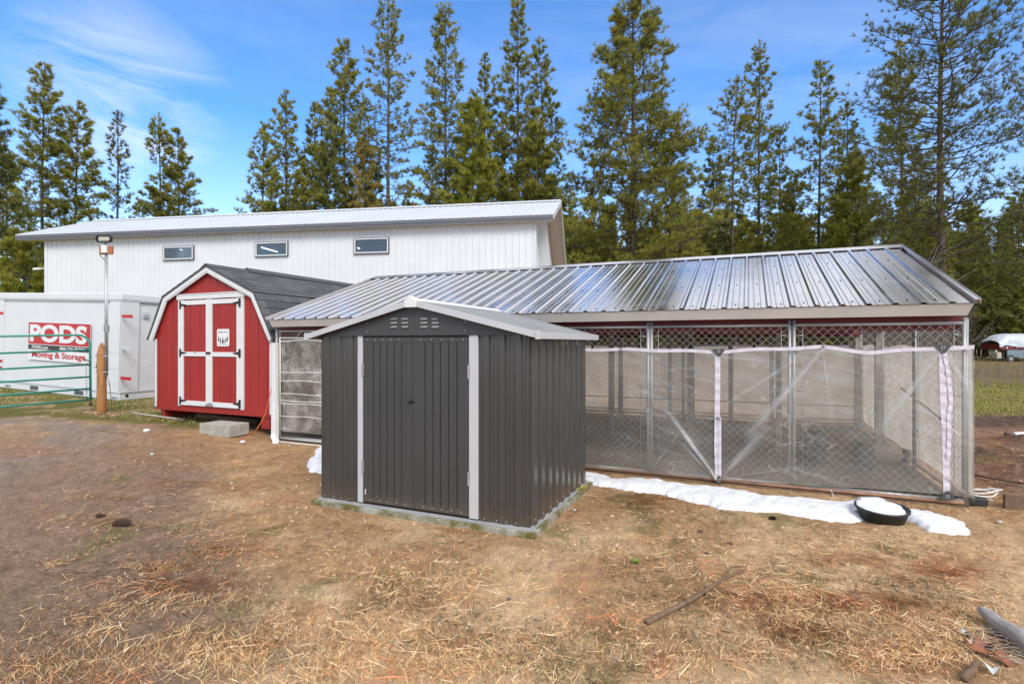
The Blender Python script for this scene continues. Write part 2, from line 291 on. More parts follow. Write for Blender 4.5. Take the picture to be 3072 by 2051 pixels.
def mat_snow():
    m, n, b = newmat('old_snow'); n.links.new(ramp(n, tex(n, 14, 6, 0.7), [(0.25, (0.42, 0.40, 0.37)), (0.40, (0.66, 0.67, 0.70)), (0.8, (0.72, 0.73, 0.75))]), b.inputs['Base Color'])
    b.inputs['Roughness'].default_value = 0.6; b.inputs['Subsurface Weight'].default_value = 0.0; bump(n, b, tex(n, 9, 5, 0.6), 0.5, 0.03); return m
M['snow'] = mat_snow()
def splash_and_reflection(m, zt=.42, amt=.75, col=(0.20, 0.14, 0.09)):  # brown near the ground: mud splash, plus the shed's ground reflection painted in
    n = m.node_tree; b = n.nodes['Principled BSDF']; src = b.inputs['Base Color'].links[0].from_socket; c = n.nodes.new('ShaderNodeTexCoord'); s_ = n.nodes.new('ShaderNodeSeparateXYZ'); n.links.new(c.outputs['Object'], s_.inputs[0])
    mr = n.nodes.new('ShaderNodeMapRange'); mr.inputs[1].default_value = 0.02; mr.inputs[2].default_value = zt; mr.inputs[3].default_value = 0.34; mr.inputs[4].default_value = -0.05; n.links.new(s_.outputs['Z'], mr.inputs[0])
    ad = n.nodes.new('ShaderNodeMath'); ad.operation = 'ADD'; n.links.new(tex(n, 34, 5, 0.75), ad.inputs[0]); n.links.new(mr.outputs[0], ad.inputs[1]); f = ramp(n, ad.outputs[0], [(0.60, (0, 0, 0)), (0.80, (amt,) * 3)]); n.links.new(mixc(n, f, src, col), b.inputs['Base Color'])
splash_and_reflection(M['shed_metal'], .36, .4); splash_and_reflection(M['shed_door'], .30, .3); splash_and_reflection(M['red'], .62, .25, (.14, .06, .04))
def mat_leaf(name, stops, scale=1.3):
    m, n, b = newmat(name); f = tex(n, scale, 4, 0.7); f2 = tex(n, 9, 2, 0.5)
    c = ramp(n, f, stops); c2 = mixc(n, f2, c, (0.5, 0.5, 0.5), 'OVERLAY'); n.links.new(mixc(n, 0.5, c, c2), b.inputs['Base Color'])
    b.inputs['Roughness'].default_value = 0.7; b.inputs['Specular IOR Level'].default_value = 0.25; return m
M['needle'] = mat_leaf('pine_needles', [(0.25, (0.075, 0.090, 0.018)), (0.45, (0.195, 0.205, 0.034)), (0.6, (0.29, 0.275, 0.045)), (0.8, (0.33, 0.23, 0.06))])
M['needle_dark'] = mat_leaf('dark_needles', [(0.25, (0.060, 0.076, 0.020)), (0.55, (0.155, 0.165, 0.036)), (0.8, (0.24, 0.19, 0.05))])
M['needle_bright'] = mat_leaf('yellow_green_needles', [(0.25, (0.10, 0.118, 0.016)), (0.5, (0.25, 0.26, 0.034)), (0.8, (0.34, 0.31, 0.05))])
M['needle_rust'] = mat_leaf('rusty_needles', [(0.2, (0.19, 0.20, 0.045)), (0.5, (0.31, 0.24, 0.06)), (0.8, (0.45, 0.20, 0.07))])
M['shingle'] = [pm('shingle_a', (0.085, 0.086, 0.095), 0.9, 0, 0.25, 30, 0.5, 250), pm('shingle_b', (0.105, 0.105, 0.115), 0.9, 0, 0.25, 30, 0.5, 250), pm('shingle_c', (0.068, 0.07, 0.078), 0.9, 0, 0.25, 30, 0.5, 250)]
def mat_vcol(name, rough=0.9, bs=60, bstr=0.6, dist=0.02, fine=True):
    m, n, b = newmat(name); a = n.nodes.new('ShaderNodeVertexColor'); a.layer_name = 'tint'
    c = a.outputs[0]
    if fine:
        f1 = ramp(n, tex(n, 45, 5, 0.75), [(0.25, (0.60,) * 3), (0.5, (1.05,) * 3), (0.75, (1.35,) * 3)]); c = mixc(n, 0.85, c, f1, 'MULTIPLY')
        f2 = ramp(n, tex(n, 7, 6, 0.7), [(0.3, (0.78, 0.74, 0.70)), (0.65, (1.15, 1.15, 1.15))]); c = mixc(n, 0.8, c, f2, 'MULTIPLY')
    n.links.new(c, b.inputs['Base Color']); b.inputs['Roughness'].default_value = rough; b.inputs['Specular IOR Level'].default_value = 0.2
    if fine:
        t1 = tex(n, bs, 6, 0.75); t2 = tex(n, 9, 5, 0.6); ad = n.nodes.new('ShaderNodeMath'); ad.operation = 'MULTIPLY_ADD'; n.links.new(t2, ad.inputs[0]); ad.inputs[1].default_value = 2.0; n.links.new(t1, ad.inputs[2]); bump(n, b, ad.outputs[0], bstr, dist)
        t3 = tex(n, 170, 4, 0.7); k3 = n.nodes.new('ShaderNodeBump'); k3.inputs['Strength'].default_value = 0.9; k3.inputs['Distance'].default_value = 0.012; n.links.new(t3, k3.inputs['Height']); n.links.new(b.inputs['Normal'].links[0].from_socket, k3.inputs['Normal']); n.links.new(k3.outputs[0], b.inputs['Normal'])
        sp_ = ramp(n, tex(n, 120, 3, 0.8), [(0.33, (0.45,) * 3), (0.46, (1.0,) * 3), (0.7, (1.25,) * 3)]); c = mixc(n, 0.75, c, sp_, 'MULTIPLY'); n.links.new(c, b.inputs['Base Color'])
    return m
M['soil'] = mat_vcol('soil', 0.95, 50, 1.0, 0.045)
M['straw'] = mat_vcol('straw', 0.7, fine=False)

# ------------------------------------------------------------------ numpy value noise
def vnoise(x, y, seed=0):
    x = np.asarray(x, dtype=np.float64); y = np.asarray(y, dtype=np.float64); xi = np.floor(x).astype(np.int64); yi = np.floor(y).astype(np.int64); xf = x - xi; yf = y - yi
    def h(a, b):
        n = (a * 374761393 + b * 668265263 + seed * 1442695041) & 0xFFFFFFFF; n = ((n ^ (n >> 13)) * 1274126177) & 0xFFFFFFFF; n = n ^ (n >> 16); return (n & 0xFFFF) / 65535.0
    sx = xf * xf * (3 - 2 * xf); sy = yf * yf * (3 - 2 * yf)
    return (h(xi, yi) * (1 - sx) + h(xi + 1, yi) * sx) * (1 - sy) + (h(xi, yi + 1) * (1 - sx) + h(xi + 1, yi + 1) * sx) * sy
def fbm(x, y, sc, oct=4, seed=0):
    v = 0; a = 0.5; t = 0
    for o in range(oct): v = v + a * vnoise(x * sc + 17 * o, y * sc - 9 * o, seed + o); t += a; a *= 0.5; sc *= 2.03
    return v / t
def sst(a, b, x): t = np.clip((x - a) / (b - a), 0, 1); return t * t * (3 - 2 * t)
TH = R(23.7); ct, st_ = math.cos(TH), math.sin(TH)
K0 = (4.47, 5.29)
def kloc(x, y): dx = x - K0[0]; dy = y - K0[1]; return dx * ct - dy * st_, dx * st_ + dy * ct       # kennel coordinates: along, back
def berm(x, y):
    m = sst(5.55, 6.3, x) * sst(5.6, 6.6, y) * (1 - sst(8.3, 9.3, y))
    return m * (0.10 + 0.34 * np.clip(fbm(x, y, 1.6, 5, 31) - 0.42, 0, 1)) * 1.0
def fieldstep(x, y):
    e = 10.25 + 0.35 * (fbm(x, y * 0, 0.8, 3, 5) - 0.5)
    return sst(0, 0.28, y - e) * sst(6.6, 7.6, x - 0.25 * (y - 10))
def lip(x, y):
    return np.exp(-((y - 10.5) / 0.28) ** 2) * 0.07 * fbm(x, y, 3, 3, 8) * sst(6.8, 7.6, x)
def gz(x, y):
    x = np.asarray(x, float); y = np.asarray(y, float)
    z = 0.31 * sst(3.5, 9.0, -x) * sst(3.0, 9.5, y) + 0.034 * np.clip(-x - 9, 0, 12) * sst(8, 12, y)
    z = z + 0.15 * fieldstep(x, y) + berm(x, y) + lip(x, y)
    near = 1 - sst(9, 16, np.hypot(x, y))
    sx_, sy_ = kloc(x, y); flat = 1 - 0.85 * (sst(-2.6, -2.4, sx_ + 2.9) * 0)
    z = z + (fbm(x, y, 0.5, 3, 1) - 0.5) * 0.06 * sst(0.5, 3, np.abs(sy_ + 0.0) + 0.8) * (1 - sst(-9.4, -9.0, sx_) * sst(-0.5, 0.0, sy_) * (1 - sst(5.5, 6, sy_)))
    hx, hy = x - 0.146, y - 4.527; ax_, ay_ = hx * ct - hy * st_, hx * st_ + hy * ct
    dsh = np.hypot(np.maximum(np.abs(ax_ + 1.13) - 1.2, 0), np.maximum(np.abs(ay_ - .85) - .92, 0)); pad = sst(0.05, 0.5, dsh)
    z = z * pad - 0.006 * (1 - pad)
    z = z + (fbm(x, y, 6, 4, 2) - 0.5) * 0.030 * near * (.3 + .7 * pad) + (fbm(x, y, 16, 3, 92) - .5) * .016 * near * pad
    # tyre ruts, a washboard of treads down the left foreground
    md = mudmask(x, y)
    ph = (x * 0.30 + y * 0.95) * 2 * math.pi / 0.085 + 5 * fbm(x, y, 1.2, 3, 12)
    z = z + md * near * (0.008 * np.sin(ph + 7 * fbm(x, y, 3.2, 3, 19)) * sst(0.38, 0.6, fbm(x, y, 1.1, 2, 14)) * (1 - sst(3.6, 4.6, y)) - 0.012)
    return z
def mudmask(x, y):
    d = -(x + 1.05 + 0.62 * (y - 2.2)) * 0.85 + 1.2 * (fbm(x, y, 0.9, 4, 3) - 0.5)
    return sst(-0.35, 0.45, d) * (1 - sst(6.0, 9.0, y) * 0.4)
def g1(x, y): return float(gz(np.array([x]), np.array([y]))[0])
def GP(u, v, dz=0.0):
    z = 0.0
    for _ in range(6):
        p = G(u, v, z); z = g1(p.x, p.y)
    return Vector((p.x, p.y, z + dz))

def ground_color(x, y):
    n = len(x); tan = np.array([0.82, 0.57, 0.335]); mud = np.array([0.38, 0.25, 0.175]); red = np.array([0.50, 0.30, 0.16]); moss = np.array([0.20, 0.19, 0.045]); grav = np.array([0.33, 0.275, 0.235]); dk = np.array([0.12, 0.08, 0.06])
    def mixm(a, b, t): return a * (1 - t[:, None]) + b * t[:, None]
    c = np.tile(tan, (n, 1)); f = fbm(x, y, 1.3, 5, 21); c = mixm(c, np.array([0.60, 0.37, 0.20]), sst(0.45, 0.66, f))
    c = mixm(c, red, 0.75 * sst(4.6, 5.6, y + 0.25 * x) * sst(0.4, 0.6, fbm(x, y, 0.8, 3, 6) + 0.06))
    c = mixm(c, mud, mudmask(x, y))
    # right-hand dirt beyond the kennel end
    rt = sst(4.2, 5.2, x - 0.1 * y + 0.5 * (f - 0.5)); c = mixm(c, np.array([0.33, 0.20, 0.135]), rt)
    b = berm(x, y); c = mixm(c, dk, np.clip(b * 5, 0, 1) * sst(0.40, 0.62, fbm(x, y, 3.5, 4, 33)))
    # far-left gravel, then grass
    gl = sst(3.5, 5.5, -x - 0.2 * y) * (1 - sst(9, 10, y)); c = mixm(c, grav, gl * sst(0.35, 0.65, fbm(x, y, 1.5, 4, 41)) * 0.8)
    gr = sst(9.6, 10.6, y - 0.05 * x + 1.6 * (fbm(x, y, 0.9, 3, 51) - 0.5)) * sst(4.8, 6.0, -x) * sst(0.30, 0.5, fbm(x, y, 2.2, 4, 52)); c = mixm(c, moss * 0.95, gr)
    fs = fieldstep(x, y); fa = sst(10.5, 11.2, y) * fs; patch = sst(0.36, 0.58, fbm(x, y, 0.9, 5, 61))
    c = mixm(c, moss * 1.25, fa * (0.55 + 0.45 * patch)); c = mixm(c, np.array([0.22, 0.15, 0.075]), fa * sst(0.52, 0.7, fbm(x, y, 0.35, 4, 62)) * 0.8)
    lp = np.exp(-((y - 10.42) / 0.26) ** 2) * sst(6.6, 7.3, x); c = mixm(c, dk, np.clip(lp * 1.2, 0, 1))
    far = sst(24, 34, y); c = mixm(c, np.array([0.21, 0.16, 0.06]), far * 0.8)
    # wood floor litter inside the kennel
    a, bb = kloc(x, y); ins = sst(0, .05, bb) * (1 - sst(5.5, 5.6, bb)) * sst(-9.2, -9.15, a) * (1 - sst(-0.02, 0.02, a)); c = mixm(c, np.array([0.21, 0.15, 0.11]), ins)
    # little moss tint spots in the foreground
    ms = sst(0.66, 0.78, fbm(x, y, 2.4, 4, 71)) * (y < 8); c = mixm(c, np.array([0.20, 0.19, 0.06]), ms * 0.55)
    # fine crumbs
    k = fbm(x, y, 14, 3, 81); c = c * (0.72 + 0.50 * k)[:, None]; k2 = fbm(x, y, 34, 3, 82); c = c * (1 - .18 * sst(.55, .72, k2) * (np.hypot(x, y) < 10))[:, None]
    return c
# one sheet, rings of growing radius round the viewpoint, out to the horizon
nr, r0, r1 = 400, 1.15, 900.0
rad = np.concatenate([[0.3, 0.7], r0 * (r1 / r0) ** (np.arange(nr) / (nr - 1.0))])
a_f = np.linspace(-62, 62, 780); a_b = np.linspace(62, 298, 60)[1:-1]; ang = np.radians(np.concatenate([a_f, a_b]))
AA, RR = np.meshgrid(ang, rad); gx = (RR * np.sin(AA)).ravel(); gy = (RR * np.cos(AA)).ravel()
gzv = gz(gx, gy); na = len(ang); nR = len(rad)
i = np.arange(nR - 1)[:, None] * na; j = np.arange(na)[None, :]; j2 = (j + 1) % na
faces = np.stack([i + j, i + j2, i + na + j2, i + na + j], -1).reshape(-1, 4)
gV = np.stack([gx, gy, gzv], 1); gC = ground_color(gx, gy)
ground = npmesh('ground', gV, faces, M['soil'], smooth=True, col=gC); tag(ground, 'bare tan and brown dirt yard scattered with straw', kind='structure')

# ------------------------------------------------------------------ frames
class Fr:
    def __init__(s, o, deg): s.o = o; s.a = R(deg); s.c = math.cos(s.a); s.s = math.sin(s.a)
    def w(s, x, y): return s.o[0] + x * s.c + y * s.s, s.o[1] - x * s.s + y * s.c
    def x_of(s, u, y=0.0):                       # local x on the plane y=const seen in photo column u
        k = (u - CX) / F; ax, ay = s.w(0, y); return (k * ay - ax) / (s.c + k * s.s)
    def y_of(s, u, x=0.0):
        k = (u - CX) / F; ax, ay = s.w(x, 0); return (k * ay - ax) / (s.s - k * s.c)
    def z_of(s, x, y, v): return H + (VH - v) / F * s.w(x, y)[1]
    def xz(s, u, v, y=0.0): x = s.x_of(u, y); return x, s.z_of(x, y, v)
KF = Fr(K0, 23.7); SF = Fr((0.146, 4.527), 23.7); RF = Fr((-4.096, 9.2), 23.7); BF = Fr((1.34, 17.6), 9.39)

# ------------------------------------------------------------------ charcoal metal shed
sh = thing('metal_shed', 'small charcoal corrugated steel shed with double doors and light grey trim, nearest the viewer', 'shed', (SF.o[0], SF.o[1], 0), (0, 0, -SF.a))
W, D, Z0, Z1 = 2.26, 1.71, 0.06, 1.687
MB().box(-W - .075, .07, -.065, D + .06, -.08, .042).build('concrete_slab', M['slab'], sh, bevel=.006)
br = MB()
br.box(-W - .02, .02, -.022, -.004, .042, .064); br.box(-W - .03, .03, -.034, -.022, .042, .047)
br.box(.004, .02, -.004, D + .02, .042, .064); br.box(.02, .034, -.022, D + .02, .042, .047); br.box(-W - .02, -W - .004, -.004, D + .02, .042, .064)
br.build('base_rail', M['dull_trim'], sh, bevel=.003)
def rib_profile(x0, x1, pitch, rw, rd, phase=0.05, bev=.012):
    p = [(x0, 0)]; x = x0 + phase
    while x + rw + bev < x1 - 0.004:
        for q in ((x, 0), (x + bev, rd), (x + rw - bev, rd), (x + rw, 0)): p.append(q)
        m = x + rw + (pitch - rw) * .5
        if m + .01 < x1 - .004 and pitch - rw > .06: p += [(m - .008, 0), (m, rd * .35), (m + .008, 0)]
        x += pitch
    p.append((x1, 0)); return p
xl0, xl1 = SF.x_of(1078), SF.x_of(1092.4); xr0, xr1 = SF.x_of(1411), SF.x_of(1437); xm = SF.x_of(1242)
for a, b, ph_ in ((-W, xl0, .035), (xr1, 0, .04)):
    fw = MB(); fw.sheet((0, 0, Z0), (1, 0, 0), (0, 0, Z1 - Z0), (0, -1, 0), rib_profile(a, b, .150, .075, .020, ph_), .003)
    fw.build('front_panel', M['shed_metal'], sh)
sw = MB(); sw.sheet((0, 0, Z0), (0, 1, 0), (0, 0, Z1 - Z0), (1, 0, 0), rib_profile(0, D, .186, .10, .022, .05), .003)
sw.build('side_panel', M['shed_metal'], sh)
sw = MB(); sw.sheet((-W, 0, Z0), (0, 1, 0), (0, 0, Z1 - Z0), (-1, 0, 0), rib_profile(0, D, .186, .10, .022, .05), .003); sw.build('side_panel', M['shed_metal'], sh)
sw = MB(); sw.sheet((0, D, Z0), (1, 0, 0), (0, 0, Z1 - Z0), (0, 1, 0), rib_profile(-W, 0, .186, .10, .022, .05), .003); sw.build('back_panel', M['shed_metal'], sh)
MB().box(xl0 + .005, xr1 - .005, -.0045, -.0012, Z0, Z1 + .04).build('added_back_plate', M['black_iron'], sh)  # black plate added behind the doors, stops light leaking through the gap
MB().prism([(-W, Z1 - .01), (0, Z1 - .01), (0, Z1 + .01), (-W / 2, Z1 + .27), (-W, Z1 + .01)], D - .01, D + .004).build('gable_panel', M['shed_door'], sh)
for a, b in ((xl0, xl1), (xr0, xr1)): MB().box(a, b, -.026, .0, Z0 + .016, Z1 - .003).build('door_jamb', M['light_trim'], sh, bevel=.003)
def door(x0, x1, gro, hside):
    d = MB(); zb, zt = Z0 + .03, Z1 - .02; y = -.018; gd = .012; gw = .006; p = [(x0, 0)]
    for g in gro: p += [(g - gw, 0), (g - gw * .3, -gd), (g + gw * .3, -gd), (g + gw, 0)]
    p.append((x1, 0)); d.sheet((0, y, zb), (1, 0, 0), (0, 0, zt - zb), (0, -1, 0), p, .008)
    d.box(x0, x1, y - .003, y + .006, zb, zb + .05); d.box(x0, x1, y - .003, y + .006, zt - .045, zt)
    o = d.build('door', M['shed_door'], sh)
    for zz in (.42, 1.36):
        h = MB(); hx = x0 if hside < 0 else x1; h.box(hx - .012, hx + .012, y - .012, y + .004, zz - .06, zz + .06); h.tube([(hx, y - .012, zz - .062), (hx, y - .012, zz + .062)], .006, 8); h.build('hinge', M['pipe'], o)
    return o
gl_ = [SF.x_of(u) for u in (1123.4, 1143.8, 1164.5, 1186, 1207.9)]; gr_ = [SF.x_of(u) for u in (1278, 1301.5, 1324.4, 1348.7, 1373.6)]
d1 = door(xl1 + .003, xm - .002, gl_, -1); d2 = door(xm + .002, xr0 - .003, gr_, 1)
hx, hz = SF.xz(1239, 1204)
hb = MB(); hb.box(hx - .030, hx + .022, -.034, -.020, hz - .008, hz + .008); hb.tube([(hx - .004, -.020, hz), (hx - .004, -.044, hz)], .011, 12); hb.box(hx - .03, hx - .012, -.040, -.034, hz - .006, hz + .010); hb.build('latch', M['black_iron'], d1, bevel=.002)
MB().box(xl1 + .03, xl1 + .038, -.0235, -.0205, Z0 + .10, Z0 + .15).build('sticker', M['sign_white'], d1)
# screws
sc = MB()
def screw(mb, p, n=(0, -1, 0), r=.005):
    p = Vector(p); n = Vector(n); mb.tube([p, p + n * .004], [r, r * .6], 6)
for f_ in (0.06, .18, .27, .36): screw(sc, (-W + f_, -.022, Z0 + .03)); screw(sc, (xr1 + f_, -.022, Z0 + .03)) if f_ < .4 else None
for k in range(5): screw(sc, (xl1 + .06 + k * .09, -.0215, Z1 - .042)); screw(sc, (xr0 - .06 - k * .11, -.0215, Z1 - .042)); screw(sc, (xl1 + .09 + k * .10, -.0215, Z0 + .055)); screw(sc, (xr0 - .08 - k * .10, -.0215, Z0 + .055))
for k in range(8): screw(sc, (.024, .08 + k * .19, Z0 + .05), (1, 0, 0))
tag(sc.build('screw_row', M['light_trim'], sh), kind='stuff')
# gable
ga = MB(); hp = .275; xmid = -W / 2; yg = -.03
ga.prism([(-W - .02, Z1), (xmid - .002, Z1), (xmid - .002, Z1 + hp), (xmid - .05, Z1 + hp), (-W - .02, Z1 + .02)], yg, -.006); ga.prism([(xmid + .002, Z1), (.02, Z1), (.02, Z1 + .02), (xmid + .05, Z1 + hp), (xmid + .002, Z1 + hp)], yg - .002, -.006)
ga.box(-W - .02, .02, yg - .006, -.012, Z1 - .003, Z1 + .008)
gab = ga.build('gable_panel', M['shed_door'], sh)
sc = MB()
for u, v in ((1103, 969.5), (1103, 994), (1394.5, 964), (1395.5, 991)):
    x, z = SF.xz(u, v, yg); screw(sc, (x, yg - .002, z))
tag(sc.build('screw_row', M['light_trim'], gab), kind='stuff')
for u in (1181.6, 1214.6, 1271.5, 1305.5):
    for v in (956.7, 968.5, 980.5):
        x, z = SF.xz(u, v, yg); lv = MB(); hw = .040
        n = 7; vs = []
        for k in range(n + 1):
            t = k / n * 2 - 1; e = math.sqrt(max(0, 1 - t ** 6)); xx = x + t * hw
            vs += [(xx, yg - .003, z + .011 * e), (xx, yg - .013 * e - .003, z - .007 * e), (xx, yg - .002, z - .009 * e)]
        fs = []
        for k in range(n):
            a = k * 3; fs += [(a, a + 3, a + 4, a + 1), (a + 1, a + 4, a + 5, a + 2)]
        lv.add(vs, fs); lv.build('vent_louvre', M['louvre'], gab)
# roof
zr, ze = 2.0, 1.69; oh = .115; yf, yb = -.085, D + .07; slope = (zr - ze) / (W / 2 + oh)
for sgn in (1, -1):
    rm = MB(); ex = Vector((0, 1, 0)); a0 = Vector((xmid, yf + .004, zr)); run = W / 2 + oh; ed = Vector((sgn * run, 0, -(zr - ze))); en = Vector((sgn * (zr - ze), 0, run)).normalized()
    pr = [(0, 0)]; y = .03; LL = yb - yf - .008
    while y + .05 < LL: pr += [(y, 0), (y + .010, .011), (y + .030, .011), (y + .040, 0), (y + .058, 0), (y + .062, .004), (y + .066, 0)]; y += .094
    pr.append((LL, 0)); rm.sheet(a0, ex, ed, en, pr, .002); rm.build('roof_panel', M['shed_roof'], sh)
    for yy in (yf, yb):
        tm = MB(); s1 = -1 if yy == yf else 1
        tm.prism([(xmid + sgn * .03, zr + .012 - .03 * slope), (xmid + sgn * (run + .004), ze + .013), (xmid + sgn * (run + .004), ze - .040), (xmid + sgn * .03, zr - .042 - .03 * slope)], yy - .006 * (s1 < 0) , yy + .004 + .008 * (s1 > 0))
        tm.prism([(xmid + sgn * .03, zr + .0125 - .03 * slope), (xmid + sgn * run, ze + .0135), (xmid + sgn * run, ze + .0105), (xmid + sgn * .03, zr + .0095 - .03 * slope)], min(yy, yy - s1 * .03), max(yy, yy - s1 * .03))
        tm.build('barge_trim', M['light_trim'], sh)
    xe = xmid + sgn * (run + .004); em = MB(); em.box(min(xe, xe + sgn * .01), max(xe, xe + sgn * .01), yf - .010, yb + .010, ze - .042, ze + .016); em.box(min(xe - sgn * .03, xe), max(xe - sgn * .03, xe), yf, yb, ze + .013, ze + .016); em.build('eave_trim', M['light_trim'], sh, bevel=.002)
    cp = MB(); cp.box(xe - .028 if sgn > 0 else xe - .014, xe + .014 if sgn > 0 else xe + .028, yf - .016, yf + .01, ze - .046, ze + .024); cp.build('corner_cap', M['light_trim'], sh, bevel=.003)
rc = MB(); rc.prism([(xmid - .07, zr - .006), (xmid, zr + .022), (xmid + .07, zr - .006), (xmid + .07, zr - .002 + .004), (xmid, zr + .030), (xmid - .07, zr + .002)], yf - .004, yb + .004)
rc.build('ridge_cap', M['white_trim'], sh)
cp = MB(); cp.prism([(xmid - .062, zr - .062), (xmid - .066, zr - .004), (xmid - .022, zr + .028), (xmid - .012, zr + .040), (xmid + .012, zr + .040), (xmid + .022, zr + .028), (xmid + .066, zr - .004), (xmid + .062, zr - .062)], yf - .016, yf + .05); cp.build('ridge_end_cap', M['white_trim'], sh, bevel=.004)
# dead needles caught under the right eave
nd = MB()
for k in range(40):
    y = random.uniform(.5, 1.65) ; x = .045 + random.uniform(0, .06); z = ze - .035; l = random.uniform(.02, .07)
    nd.tube([(x, y, z), (x + random.uniform(-.015, .02), y + random.uniform(-.02, .02), z - l)], .0012, 3)
tag(nd.build('pine_needles', M['stone'], sh), kind='stuff')

# ------------------------------------------------------------------ dog kennel under a galvanised roof
ke = thing('kennel', 'long chain link kennel under a galvanised gable roof, clear plastic on its front', 'kennel', (K0[0], K0[1], 0), (0, 0, -KF.a))
KL, KD = 9.18, 5.5; ez, rz = 2.00, 3.01; eb, rb = -.156, 2.73; backe = 2 * rb - eb
P = .229
def roofprof(L, first):
    p = [(0, 0)]; x = first
    # ribs counted from the right end; minor ribs between
    xs = []
    while x < L - .04: xs.append(x); x += P
    for k, x in enumerate(xs):
        for q in ((-.033, 0), (-.014, .019), (.014, .019), (.033, 0)): p.append((x + q[0], q[1]))
        for m_ in (.076, .152):
            if x + m_ + .012 < L: p += [(x + m_ - .009, 0), (x + m_ - .004, .004), (x + m_ + .004, .004), (x + m_ + .009, 0)]
    p.append((L, 0)); return p, xs
RL = KL + .09; x0r = .045
prof, ribs = roofprof(RL, .20)
run = rb - eb; rise = rz - ez; sl = math.hypot(run, rise)
for sgn in (1, -1):
    r_ = MB(); o_ = Vector((x0r, eb if sgn > 0 else backe, ez)); ed = Vector((0, sgn * run, rise)); en = Vector((0, -sgn * rise, run)).normalized()
    r_.sheet(o_, (-1, 0, 0), ed, en, prof, .0015)
    sm = MB()
    for k, x in enumerate(ribs[:-1]):
        for t in (.045, .36, .70) if sgn > 0 else ():
            q = o_ + Vector((-(x + P * .5 + random.uniform(-.012, .012)), 0, 0)) + ed * (t + random.uniform(-.006, .006)); sm.tube([q, q + en * .009], [.0085, .006], 6)
    rp = r_.build('roof_sheet', M['galv'], ke)
    if sgn > 0: tag(sm.build('roof_screws', M['black_iron'], rp), kind='stuff')
cp = MB(); rcv = []
for (dy, dz) in ((-.13, -.13 * rise / run + .024), (-.012, .030), (.012, .030), (.13, -.13 * rise / run + .024)): rcv.append((rb + dy, rz + dz))
cp.prism(rcv + [(y, z - .006) for y, z in reversed(rcv)], x0r + .012, x0r - RL - .012, axis='x'); cp.build('ridge_cap', M['galv'], ke)
for xe in (x0r, x0r - RL):
    s1 = 1 if xe > 0 else -1
    for sgn in (1, -1):
        t_ = MB(); a = Vector((xe, eb - .01 if sgn > 0 else backe + .01, ez + .014)); b = a + Vector((0, sgn * run, rise)); t_.beam(a + Vector((s1 * .012, 0, 0)), b + Vector((s1 * .012, 0, -.004)), .006, .05); t_.beam(a + Vector((-s1 * .008, 0, .016)), b + Vector((-s1 * .008, 0, .012)), .045, .006); t_.build('gable_trim', M['galv'], ke)
# fascia leaning with the rafter cut
for sgn in (1, -1):
    y0 = (eb + .012) if sgn > 0 else backe - .012; d = .045 * sgn
    vs = []
    for (z, y, xi) in ((1.882, y0 + d, .035), (ez - .006, y0, -.005)):
        for t in (0, .02 * sgn): vs += [(x0r - xi - .035, y + t, z), (x0r - RL + xi + .035, y + t, z)]
    MB().add(vs, [(0, 1, 5, 4), (2, 6, 7, 3), (0, 4, 6, 2), (1, 3, 7, 5), (4, 5, 7, 6), (0, 2, 3, 1)]).build('fascia_board', M['cream'], ke)
for y in (.09, KD - .13): MB().box(-KL - .02, -.02, y, y + .04, 1.742, 1.93).build('header_beam', M['header'], ke)
MB().box(-KL - .02, -.02, rb - .03, rb + .03, 1.9, 2.04).build('header_beam', M['header'], ke)
for x in (-.06, -KL + .02):
    g_ = MB(); g_.prism([(eb + .15, 1.93), (backe - .15, 1.93), (rb, rz - .06)], x - .01, x + .01, axis='x'); g_.build('gable_infill', M['header'], ke)
rf = MB()
for k in range(8):
    x = -.15 - k * (KL - .3) / 7
    for sgn in (1, -1):
        a = Vector((x, eb + .05 if sgn > 0 else backe - .05, ez - .05)); rf.beam(a, a + Vector((0, sgn * (run - .05), rise)), .04, .09)
tag(rf.build('rafters', M['shadewood'], ke))
MB().box(-2.55, -1.05, 2.2, 2.24, 1.76, 1.86).build('cross_brace', M['post_wood'], ke)
posts = [(-.22, rb), (-1.53, rb), (-2.85, rb + .02), (-4.17, rb), (-5.5, rb), (-6.8, rb), (-8.1, rb), (-9.1, rb), (-.05, KD - .06), (-2.3, KD - .06), (-4.6, KD - .06), (-6.9, KD - .06), (-9.1, KD - .06)]
for (x, y) in posts: MB().box(x - .045, x + .045, y - .045, y + .045, -.1, 1.93).build('support_post', M['shadewood'], ke)
